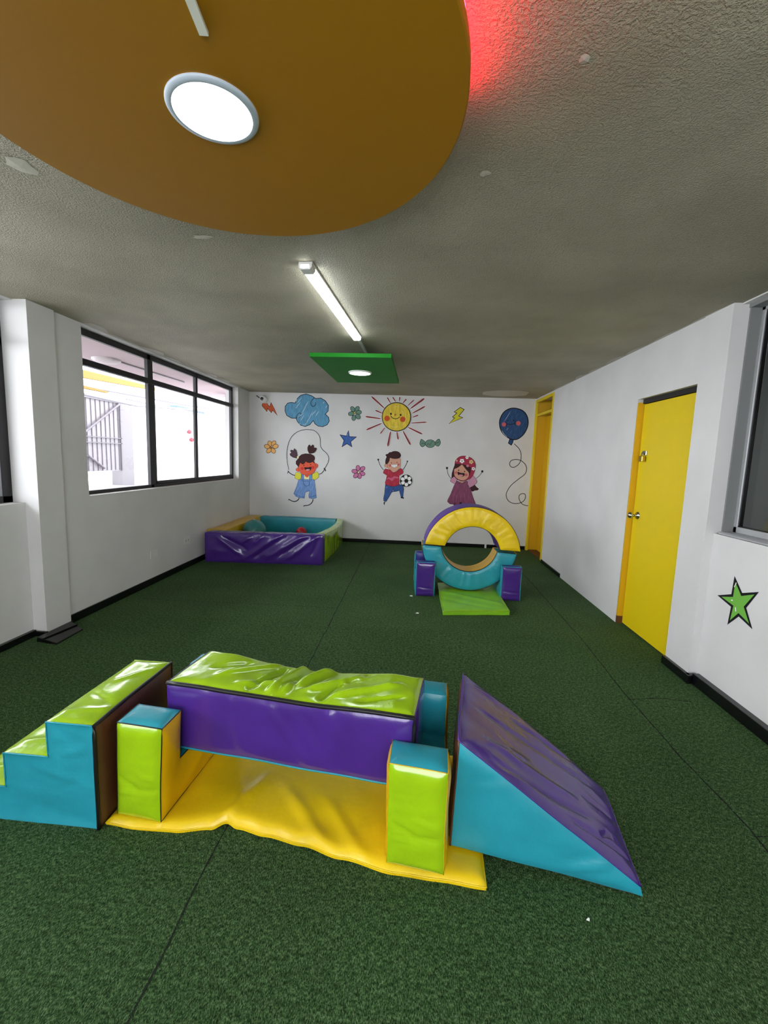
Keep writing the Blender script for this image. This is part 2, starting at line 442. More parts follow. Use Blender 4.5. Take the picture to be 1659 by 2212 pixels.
# short upright pile of the artificial grass, thinning with distance
m, nt, b = base_mat('grass_pile', rgb(60, 96, 50), 0.75, 0.2)
n = add_noise(nt, 60, 3, 0.6); r = add_ramp(nt, n.outputs[0], [(0.3, rgb(34, 62, 28)), (0.55, rgb(64, 102, 54)), (0.75, rgb(112, 146, 96))])
nt.links.new(r.outputs[0], b.inputs['Base Color']); M['pile'] = m
v = []; f = []; rr = random.Random(11)
for (ya, yb, dens, wd) in ((0.6, 1.3, 15000, 0.0011), (1.3, 2.2, 9000, 0.0015), (2.2, 3.6, 4000, 0.0021)):
    xa, xb = max(-2.7, -0.95 * yb - 0.3), min(1.94, 0.95 * yb + 0.3)
    for k in range(int((yb - ya) * (xb - xa) * dens)):
        x, y = rr.uniform(xa, xb), rr.uniform(ya, yb); h = rr.uniform(0.004, 0.009)
        a = rr.uniform(-0.5, 0.5); cx, sy = math.cos(a) * wd, math.sin(a) * wd
        lx, ly = rr.gauss(0, 0.0022), rr.gauss(-0.002, 0.003); n0 = len(v)
        v += [(x - cx, y - sy, 0), (x + cx, y + sy, 0), (x + lx, y + ly, h)]; f.append((n0, n0 + 1, n0 + 2))
o = mesh_obj('carpet_pile', v, f, M['pile'], fl); o['kind'] = 'stuff'

st(MB().box(-3.1, 2.3, Y0 - 0.2, YB + 0.2, H, H + 0.15).build('ceiling', M['ceiling']))
st(MB().box(-3.1, 2.5, YB, YB + 0.2, 0, H).build('wall_back', M['wall']))
# left wall: far bay, pillar, near bay
ZS, ZT = 1.03, 2.462
WY1, WY2 = 3.587, 6.857
mb = MB()
mb.box(-2.975, XL, 3.29, YB, 0, ZS); mb.box(-2.975, XL, 3.29, WY1, ZS, H); mb.box(-2.975, XL, WY2, YB, ZS, H)
mb.box(-2.975, XL, WY1, WY2, ZT, H)
mb.box(-3.1, XP, 3.05, 3.29, 0, H)
mb.box(-3.06, XLN, Y0, 3.05, 0, ZS); mb.box(-3.06, XLN, Y0, -1.4, ZS, H); mb.box(-3.06, XLN, -1.4, 3.05, ZT, H)
st(mb.build('wall_left', M['wall']))
# right wall: far doorway, door wall, yellow door opening, pillar, near wall with window
DY1, DY2, DZ = 3.235, 4.055, 2.03
mb = MB(); T = XR + 0.2
mb.box(XR, T, 4.055, 6.43, 0, H); mb.box(XR - 0.008, T, 2.965, DY1, 0, H); mb.box(XR, T, DY1, DY2, DZ, H)
mb.box(XR, T, 6.43, YB, 2.448, H)
mb.box(XRN, T + 0.05, Y0, 2.965, 0, 1.03); mb.box(XRN, T + 0.05, Y0, 0.2, 1.03, H)
mb.box(XRN, T + 0.05, 0.2, 2.965, 2.462, H)
st(mb.build('wall_right', M['wall']))
mb = MB(); mb.box(-3.1, -1.7, Y0 - 0.15, Y0, 0, H); mb.box(1.3, 2.3, Y0 - 0.15, Y0, 0, H); mb.box(-1.7, 1.3, Y0 - 0.15, Y0, 0, 0.65); mb.box(-1.7, 1.3, Y0 - 0.15, Y0, 2.35, H)  # unseen rear wall; its opening is added to admit the fill light
st(mb.build('wall_front', M['wall']))

# skirting
def skirt(name, boxes):
    mb = MB()
    for b_ in boxes: mb.box(*b_)
    return st(mb.build(name, M['skirt'], bevel=0.003))
skirt('baseboard_left', [(XL, XL + 0.014, 3.29, YB, 0, 0.072), (XP, XP + 0.014, 3.04, 3.30, 0, 0.03), (XLN, XLN + 0.03, Y0, 3.04, 0, 0.05), (XLN, XP + 0.012, 3.03, 3.05, 0, 0.04)])
skirt('baseboard_back', [(XL + 0.015, XR - 0.02, YB - 0.014, YB, 0, 0.06)])
skirt('baseboard_right', [(XR - 0.014, XR, 5.6, 6.42, 0, 0.05), (XR - 0.035, XR - 0.008, 2.92, DY1, 0, 0.06), (XR - 0.03, XRN + 0.0, 2.93, 2.965, 0, 0.06), (XRN - 0.045, XRN, Y0, 2.93, 0, 0.075)])

# left far window (window_1) with black iron frame
XW0, XW1 = -2.90, -2.862
win = bpy.data.objects.new('window_1', None); COL.objects.link(win); win.location = (XW0, (WY1 + WY2) / 2, ZS); st(win)
def wbox(mb, y0, y1, z0, z1, x0=XW0, x1=XW1): mb.box(x0 - win.location.x, x1 - win.location.x, y0 - win.location.y, y1 - win.location.y, z0 - ZS, z1 - ZS)
mb = MB()
wbox(mb, WY1, WY2, 2.405, 2.462); wbox(mb, WY1, WY2, ZS + 0.008, ZS + 0.04); wbox(mb, WY1, WY1 + 0.05, ZS + .008, 2.46); wbox(mb, WY2 - 0.055, WY2, ZS + .008, 2.46)
wbox(mb, WY1, WY2, 2.155, 2.21, XW0, XW1 + 0.01)
wbox(mb, 4.635, 4.69, ZS + .008, 2.46); wbox(mb, 4.695, 4.74, ZS + .008, 2.46, XW0 - 0.01, XW1 - 0.008)
wbox(mb, 5.68, 5.73, 2.18, 2.46)
mb.build('window_frame', M['iron'], win, bevel=0.003)
mb = MB()
wbox(mb, 4.74, 6.80, ZS + 0.04, ZS + 0.075, XW0, XW1 - 0.006); wbox(mb, 5.655, 5.70, ZS + .04, 2.155, XW0 + 0.004, XW1 - 0.004)
wbox(mb, 5.71, 5.745, ZS + .04, 2.155, XW0 - 0.008, XW1 - 0.016); wbox(mb, 4.74, 4.765, ZS + .04, 2.155, XW0, XW1 - .006)
mb.build('sliding_sash', M['iron'], win, bevel=0.003)
mb = MB()
for (y0, y1) in ((WY1 + .05, 4.635), (4.765, 5.655), (5.745, WY2 - .055)): wbox(mb, y0, y1, ZS + .04, 2.155, -2.884, -2.88)
for (y0, y1) in ((WY1 + .05, 4.635), (4.74, 5.68), (5.73, WY2 - .055)): wbox(mb, y0, y1, 2.21, 2.405, -2.884, -2.88)
mb.build('pane', M['glass'], win)
mb = MB(); wbox(mb, WY1 + 0.0, WY2 - 0.0, ZS - 0.0, ZS + 0.008, -2.97, XL + 0.004); mb.build('window_sill', M['wall'], win)
# near left window (window_2)
w2 = bpy.data.objects.new('window_2', None); COL.objects.link(w2); w2.location = (-2.98, 0.8, ZS); st(w2)
mb = MB()
for (y0, y1, z0, z1) in ((-1.4, 3.05, ZS, ZS + .05), (-1.4, 3.05, 2.40, 2.462), (2.97, 3.05, ZS, 2.46), (-1.4, -1.34, ZS, 2.46), (1.5, 1.56, ZS, 2.46), (0.0, 0.06, ZS, 2.46), (-1.4, 3.05, 2.155, 2.21)):
    mb.box(-0.02, 0.025, y0 - 0.8, y1 - 0.8, z0 - ZS, z1 - ZS)
mb.build('window_frame', M['iron'], w2, bevel=0.003)
MB().box(-0.002, 0.002, -2.2, 2.2, 0.03, 1.4).build('pane', M['glass'], w2)
# right window (window_3), aluminium, a dim room behind it
w3 = bpy.data.objects.new('window_3', None); COL.objects.link(w3); w3.location = (2.085, 1.5, 1.03); st(w3)
def w3b(mb, x0, x1, y0, y1, z0, z1): mb.box(x0 - 2.085, x1 - 2.085, y0 - 1.5, y1 - 1.5, z0 - 1.03, z1 - 1.03)
mb = MB()
w3b(mb, 2.10, 2.14, 0.2, 2.964, 1.045, 1.084); w3b(mb, 2.10, 2.14, 0.2, 2.964, 2.42, 2.461); w3b(mb, 2.10, 2.14, 2.925, 2.964, 1.045, 2.461); w3b(mb, 2.10, 2.14, 0.2, 0.24, 1.045, 2.461); w3b(mb, 2.105, 2.135, 1.55, 1.60, 1.06, 2.42)
w3b(mb, 2.02, 2.14, 0.2, 2.964, 1.031, 1.045); w3b(mb, 2.0, 2.01, 0.2, 2.94, 1.031, 1.043)
mb.build('window_frame', M['alu'], w3, bevel=0.003)
mb = MB(); w3b(mb, 2.035, 2.10, 2.952, 2.964, 1.045, 2.461); w3b(mb, 2.03, 2.10, 0.2, 2.964, 2.44, 2.461); mb.build('side_channel', M['alu_dark'], w3)
mb = MB(); w3b(mb, 2.108, 2.13, 2.915, 2.926, 1.084, 2.42); w3b(mb, 2.108, 2.13, 0.24, 2.926, 1.084, 1.090)
mb.build('rubber_gasket', M['black_plastic'], w3)
mb = MB(); w3b(mb, 2.118, 2.122, 0.24, 2.93, 1.07, 2.43); mb.build('pane', M['glass_dark'], w3)
mb = MB(); mb.box(4.4, 4.5, -0.5, 4.6, 0, 2.6); mb.box(2.2, 4.4, 4.5, 4.6, 0, 2.6); mb.box(2.2, 4.4, -0.6, -0.5, 0, 2.6); mb.box(2.2, 4.5, -0.6, 4.6, 2.6, 2.7); mb.box(2.2, 4.5, -0.6, 4.6, -0.1, 0)
st(mb.build('wall_adjoining_room', M['room_grey']))
area_light('adjoining_room_fill', (3.3, 2.4, 2.55), (0, 0, -1), 0.8, 0.8, 24, (0.95, 0.98, 1.0))  # added fill lamp, lifts the grey seen through the tinted pane

# yellow door (door_1)
d1 = bpy.data.objects.new('door_1', None); COL.objects.link(d1); d1.location = (XR + 0.066, (DY1 + DY2) / 2, 0); st(d1)
mb = MB(); YC = (DY1 + DY2) / 2
mb.box(-0.02, 0.02, DY1 - YC + 0.004, DY2 - YC - 0.03, 0.012, 1.985)
mb.build('door_leaf', M['door'], d1, bevel=0.002)
mb = MB(); mb.box(-0.064, 0.06, DY2 - YC - 0.022, DY2 - YC - 0.0005, 0.07, 2.0); mb.box(-0.06, 0.06, DY1 - YC + .0005, DY1 - YC + 0.003, 0, 2.0)
mb.build('door_jamb', M['door_frame'], d1)
mb = MB(); mb.box(-0.064, 0.06, DY2 - YC - 0.024, DY2 - YC - 0.0005, 0.0, 0.07); mb.build('jamb_foot', M['door_brown'], d1)
mb = MB(); mb.box(-0.03, 0.06, DY1 - YC + .003, DY2 - YC - .023, 1.99, 2.0295); mb.build('head_gap_shade', M['iron'], d1)  # black strip stands in for the shaded gap above the leaf
kn = MB(); kn.lathe([(0, -0.085), (0.014, -0.083), (0.026, -0.073), (0.029, -0.06), (0.024, -0.046), (0.012, -0.038), (0.011, -0.012), (0.03, -0.010), (0.034, -0.002), (0.034, 0.0)], 24, (-0.02, 3.945 - YC, 1.02), 'x')
kn.build('door_knob', M['chrome'], d1, True)
mb = MB(); mb.box(-0.032, -0.02, 3.895 - YC, 3.96 - YC, 1.545, 1.583); mb.build('hasp', M['chrome'], d1, bevel=0.003)
pad = thing('padlock', 'small brass padlock hanging from the hasp of the yellow door', 'padlock', (XR + 0.022, 3.93, 1.5))
MB().box(-0.013, 0.013, -0.027, 0.027, -0.01, 0.038).build('lock_body', M['brass'], pad, bevel=0.004)
MB().tube([(0, -0.014, 0.034), (0, -0.014, 0.055), (0, -0.008, 0.066), (0, 0.008, 0.066), (0, 0.014, 0.055), (0, 0.014, 0.034)], 0.0035, 8).build('shackle', M['chrome'], pad, True)
# far doorway (door_2): yellow reveal, stile, transom bar
d2 = bpy.data.objects.new('door_2', None); COL.objects.link(d2); d2.location = (XR, 6.88, 0); st(d2)
def d2b(mb, x0, x1, y0, y1, z0, z1): mb.box(x0 - XR, x1 - XR, y0 - 6.88, y1 - 6.88, z0, z1)
mb = MB(); d2b(mb, XR + 0.015, 2.205, YB - 0.03, YB - 0.0005, 0.0, 2.446); mb.build('far_jamb', M['door_frame'], d2)
mb = MB(); d2b(mb, XR - 0.012, XR + 0.02, YB - 0.045, YB - 0.0005, 0, 2.447); mb.build('frame_edge', M['door'], d2)
mb = MB(); d2b(mb, XR - 0.003, XR + 0.03, 6.4305, 6.50, 0.02, 2.447); mb.build('door_stile', M['door'], d2)
mb = MB(); d2b(mb, XR - 0.006, XR + 0.02, 6.50, YB - 0.045, 2.40, 2.447); mb.build('frame_head', M['door'], d2)
mb = MB(); d2b(mb, XR + 0.02, XR + 0.06, 6.50, YB - 0.03, 2.19, 2.225); mb.build('transom_bar', M['door'], d2)
mb = MB(); d2b(mb, XR + 0.17, XR + 0.20, 6.45, YB - 0.03, 0, 2.19); mb.build('door_leaf', M['door_frame'], d2)
mb = MB(); d2b(mb, XR + 0.03, XR + 0.2, 6.4305, YB - 0.03, 0.001, 0.012); mb.build('threshold', M['door_brown'], d2)
st(MB().box(2.2, 2.3, 6.3, YB + 0.2, 0, H).build('wall_passage', M['room_grey']))

# ------------------------------------------------------------------ ceiling fittings
DC = (-0.585, 1.265)
disc = thing('ceiling_disc', 'large round ochre ceiling panel with one downlight in its centre', 'ceiling panel', (DC[0], DC[1], 2.369))
R = 0.69
MB().lathe([(0, 0), (R - 0.004, 0), (R, 0.004), (R, 0.032), (R - 0.004, 0.036), (0, 0.036)], 128).build('panel', M['disc'], disc)
MB().box(-0.3, -0.26, -0.3, 0.3, 0.036, 0.1005).build('mounting_batten', M['iron'], disc)
MB().box(0.26, 0.3, -0.3, 0.3, 0.036, 0.1005).build('mounting_batten', M['iron'], disc)
pts = [((R - 0.012) * math.cos(a), (R - 0.012) * math.sin(a), 0.058) for a in [math.radians(d) for d in range(-28, 8, 2)]]
MB().tube(pts, 0.006, 6).build('led_strip', M['led_red'], disc)
dl = thing('downlight', 'glowing round LED downlight set in the middle of the ochre disc', 'ceiling light', (DC[0] + 0.005, DC[1] + 0.012, 2.3615))
MB().lathe([(0.103, -0.001), (0.108, -0.002), (0.118, 0.001), (0.120, 0.004), (0.120, 0.0073)], 64).build('trim_ring', M['ring_grey'], dl, True)
MB().lathe([(0, 0.0), (0.104, 0.0)], 64).build('diffuser', M['led_white'], dl)
tp = MB(); tp.add([(-0.486, 0.80, 2.3683), (-0.466, 0.80, 2.3683), (-0.488, 1.057, 2.3683), (-0.508, 1.055, 2.3683), (-0.486, 0.80, 2.365), (-0.466, 0.80, 2.365), (-0.488, 1.057, 2.360), (-0.508, 1.055, 2.360)], [(4, 7, 6, 5), (0, 1, 2, 3), (0, 4, 5, 1), (1, 5, 6, 2), (2, 6, 7, 3), (3, 7, 4, 0)])
tag(tp.build('tape_strip', M['tape']), 'narrow pale strip of tape stuck on the ochre disc near the downlight', 'tape')

gp = thing('ceiling_panel', 'rectangular green ceiling panel with a small round light', 'ceiling panel', (-0.585, 4.68, 2.33), math.radians(-1.0))
MB().box(-0.37, 0.37, -0.67, 0.67, 0, 0.036).build('panel', M['green_panel'], gp, bevel=0.002)
MB().box(-0.04, 0.04, -0.05, 0.3, 0.036, 0.1395).build('mounting_block', M['iron'], gp)  # mount coloured black to pass for the shadow in the gap above the panel
gl = thing('downlight', 'small glowing downlight set in the rectangular green panel', 'ceiling light', (-0.59, 4.70, 2.318))
MB().lathe([(0.108, -0.002), (0.116, -0.002), (0.122, 0.004), (0.122, 0.0118)], 48).build('trim_ring', M['white_plastic'], gl, True)
MB().lathe([(0, 0.0), (0.109, 0.0)], 48).build('diffuser', M['led_green'], gl)

a0, a1 = Vector((-0.612, 2.43, 0)), Vector((-0.516, 3.85, 0))
ang = math.atan2(-(a1.x - a0.x), a1.y - a0.y); L = (a1 - a0).length
tl = thing('batten_light', 'long slim white LED batten running along the ceiling towards the green panel', 'ceiling light', (a0.x, a0.y, H - 0.0005), ang)
MB().box(-0.038, 0.038, 0.0, L, -0.014, 0).build('base_plate', M['white_plastic'], tl, bevel=0.002)
prof = [(-0.034, -0.014), (-0.034, -0.026), (-0.024, -0.038), (0.024, -0.038), (0.034, -0.026), (0.034, -0.014)]
def extr(prof, y0, y1):
    n = len(prof); v = [(x, y0, z) for x, z in prof] + [(x, y1, z) for x, z in prof]
    return v, [tuple(range(n)), tuple(range(n, 2 * n))[::-1]] + [(k, n + k, n + (k + 1) % n, (k + 1) % n) for k in range(n)]
mb = MB(); mb.add(*extr(prof, 0.062, L - 0.006)); mb.build('diffuser', M['led_tube'], tl)
ec = [(-0.037, -0.014), (-0.037, -0.028), (-0.026, -0.041), (0.026, -0.041), (0.037, -0.028), (0.037, -0.014)]
mb = MB(); mb.add(*extr(ec, -0.004, 0.062)); mb.build('end_cap', M['white_plastic'], tl)
mb = MB()
for k in range(6): mb.box(-0.024 + k * 0.008, -0.020 + k * 0.008, -0.0055, -0.0042, -0.032, -0.018)
mb.build('vent_slots', M['led_tube'], tl)
cd = MB(); cd.hexa([(-0.52, 3.862, H - 0.018), (-0.495, 3.862, H - 0.018), (-0.49, 4.5, H - 0.018), (-0.51, 4.5, H - 0.018), (-0.52, 3.862, H - 0.0005), (-0.495, 3.862, H - 0.0005), (-0.49, 4.5, H - 0.0005), (-0.51, 4.5, H - 0.0005)])
tag(cd.build('cable_trunking', M['white_plastic']), 'short white cable trunking from the LED batten to the green panel', 'cable trunking')

# plaster flakes on the ceiling
FL = [('ragged pale plaster flake on the ceiling at the left edge, beside the ochre disc', -1.485, 1.66, 0.052, 0.06), ('thin pale plaster flake on the ceiling between the ochre disc and the LED batten', -1.049, 2.174, 0.055, 0.022),
      ('pale plaster scuff on the ceiling right of the red glow', 0.391, 1.268, 0.017, 0.014), ('small plaster scuff on the ceiling right of the ochre disc rim', 0.215, 1.711, 0.022, 0.02)]
for k, (lb, x, y, rx, ry) in enumerate(FL):
    n_ = 11; v = [(0, 0, -0.004)]
    for j in range(n_):
        a = 2 * PI * j / n_; q = 0.65 + 0.5 * random.random()
        v.append((rx * q * math.cos(a), ry * q * math.sin(a), -0.0008 - 0.002 * random.random()))
    f = [(0, 1 + (j + 1) % n_, 1 + j) for j in range(n_)]
    tag(mesh_obj('plaster_flake', v, f, M['patch'], loc=(x, y, H)), lb, 'plaster flake')
v = []; n_ = 26
for j in range(n_):
    a = 2 * PI * j / n_; v.append((1.36 + 0.34 * math.cos(a) * (0.9 + 0.2 * random.random()), 6.85 + 0.33 * math.sin(a) * (0.9 + 0.2 * random.random()), H - 0.001))
st(mesh_obj('trim_1', v, [tuple(range(n_))[::-1]], M['patch']))

# roughly brushed white paint where the walls meet the ceiling
def paint_edge(name, x0, dirx, y0, y1, wmin, wmax, seed):
    v = []; f = []; k = 0; y = y0
    while y <= y1:
        w = wmin + (wmax - wmin) * abs(noise.noise(Vector((y * 2.3, seed, 0)))) * 1.6 + 0.008 * noise.noise(Vector((y * 17, seed, 2)))
        v += [(x0, y, H - 0.0008), (x0 + dirx * max(0.004, w), y, H - 0.0008)]
        if k: f.append((2 * k - 2, 2 * k - 1, 2 * k + 1, 2 * k) if dirx > 0 else (2 * k - 2, 2 * k, 2 * k + 1, 2 * k - 1))
        k += 1; y += 0.03
    st(mesh_obj(name, v, f, M['patch_light']))
paint_edge('trim_2', XR, -1, 2.97, 6.4, 0.015, 0.09, 3)
paint_edge('trim_3', XL, 1, 3.6, 7.2, 0.01, 0.11, 8)

# security camera
sc_ = thing('security_camera', 'small white security camera with a black antenna in the left corner under the ceiling', 'security camera', (-2.50, YB, 2.34))
MB().box(-0.065, 0.065, -0.022, -0.001, -0.055, 0.075).build('mount_plate', M['white_plastic'], sc_, bevel=0.008)
mb = MB()
prof = [(0.0, -0.13), (0.03, -0.128), (0.048, -0.11), (0.06, -0.085), (0.063, -0.06), (0.058, -0.035), (0.045, -0.022), (0, -0.022)]
mb.lathe(prof, 32, (-0.01, 0, 0.008), 'y'); mb.build('camera_head', M['white_plastic'], sc_, True)
MB().lathe([(0, -0.136), (0.02, -0.136), (0.026, -0.131), (0.027, -0.124)], 24, (-0.014, 0, 0.004), 'y').build('lens', M['black_plastic'], sc_, True)
MB().tube([(-0.062, -0.09, 0.018), (-0.128, -0.06, 0.062)], 0.0065, 8).build('antenna', M['black_plastic'], sc_)

# wall plates and small things
pl = thing('wall_plate', 'plain white blank wall plate low on the left wall, nearer of two', 'wall plate', (XL, 4.495, 0.325))
MB().box(0.0005, 0.008, -0.065, 0.065, -0.042, 0.042).build('plate', M['white_plastic'], pl, bevel=0.004)
so = thing('power_socket', 'white double power socket low on the left wall near the ball pit', 'socket', (XL, 5.195, 0.345))
MB().box(0.0005, 0.009, -0.065, 0.065, -0.045, 0.045).build('plate', M['white_plastic'], so, bevel=0.004)
for s_ in (-1, 1):
    mb = MB()
    for q in (-1, 1): mb.box(0.009, 0.0102, s_ * 0.028 + q * 0.007 - 0.0016, s_ * 0.028 + q * 0.007 + 0.0016, -0.008, 0.01)
    mb.box(0.009, 0.0102, s_ * 0.028 - 0.003, s_ * 0.028 + 0.003, -0.022, -0.016)
    mb.build('socket_holes', M['black_plastic'], so)
tg = MB(); tg.box(1.262, 1.292, YB - 0.03, YB - 0.0145, 0.0, 0.062)
tag(tg.build('cable_clip', M['white_plastic'], bevel=0.003), 'small white clip on the black skirting behind the arch', 'clip')
for lb, x, y in (('white paper scrap on the carpet beside the left purple block', 0.04, 4.50), ('white paper scrap on the carpet in front of the green floor mat', 0.10, 3.99), ('tiny white speck of paper on the carpet in front of the cyan wedge', 0.62, 1.27)):
    s_ = 0.018 if 'scrap' in lb else 0.006
    v = [(-s_, -s_ * .3, 0.004), (s_ * .8, -s_ * .5, 0.002), (s_, s_ * .3, 0.008), (-s_ * .6, s_ * .4, 0.003), (0, 0, 0.012)]
    tag(mesh_obj('paper_scrap', v, [(0, 1, 4), (1, 2, 4), (2, 3, 4), (3, 0, 4), (0, 3, 2, 1)], M['paper'], loc=(x, y, 0)), lb, 'paper scrap')
# loose black skirting piece at the pillar foot
ls = thing('loose_skirting', 'fallen piece of black skirting lying on the carpet at the foot of the left pillar', 'skirting piece', (-2.66, 3.10, 0))
v = [(-0.085, -0.16, 0.001), (0.10, -0.19, 0.001), (0.085, 0.09, 0.001), (-0.075, 0.17, 0.001), (-0.078, -0.16, 0.038), (0.10, -0.185, 0.014), (0.085, 0.09, 0.014), (-0.075, 0.165, 0.038)]
MB().hexa(v).build('tile_strip', M['skirt'], ls, bevel=0.004)
MB().tube([(-0.02, -0.17, 0.034), (0.01, 0.13, 0.032)], 0.006, 6).build('edge_rib', M['skirt'], ls)

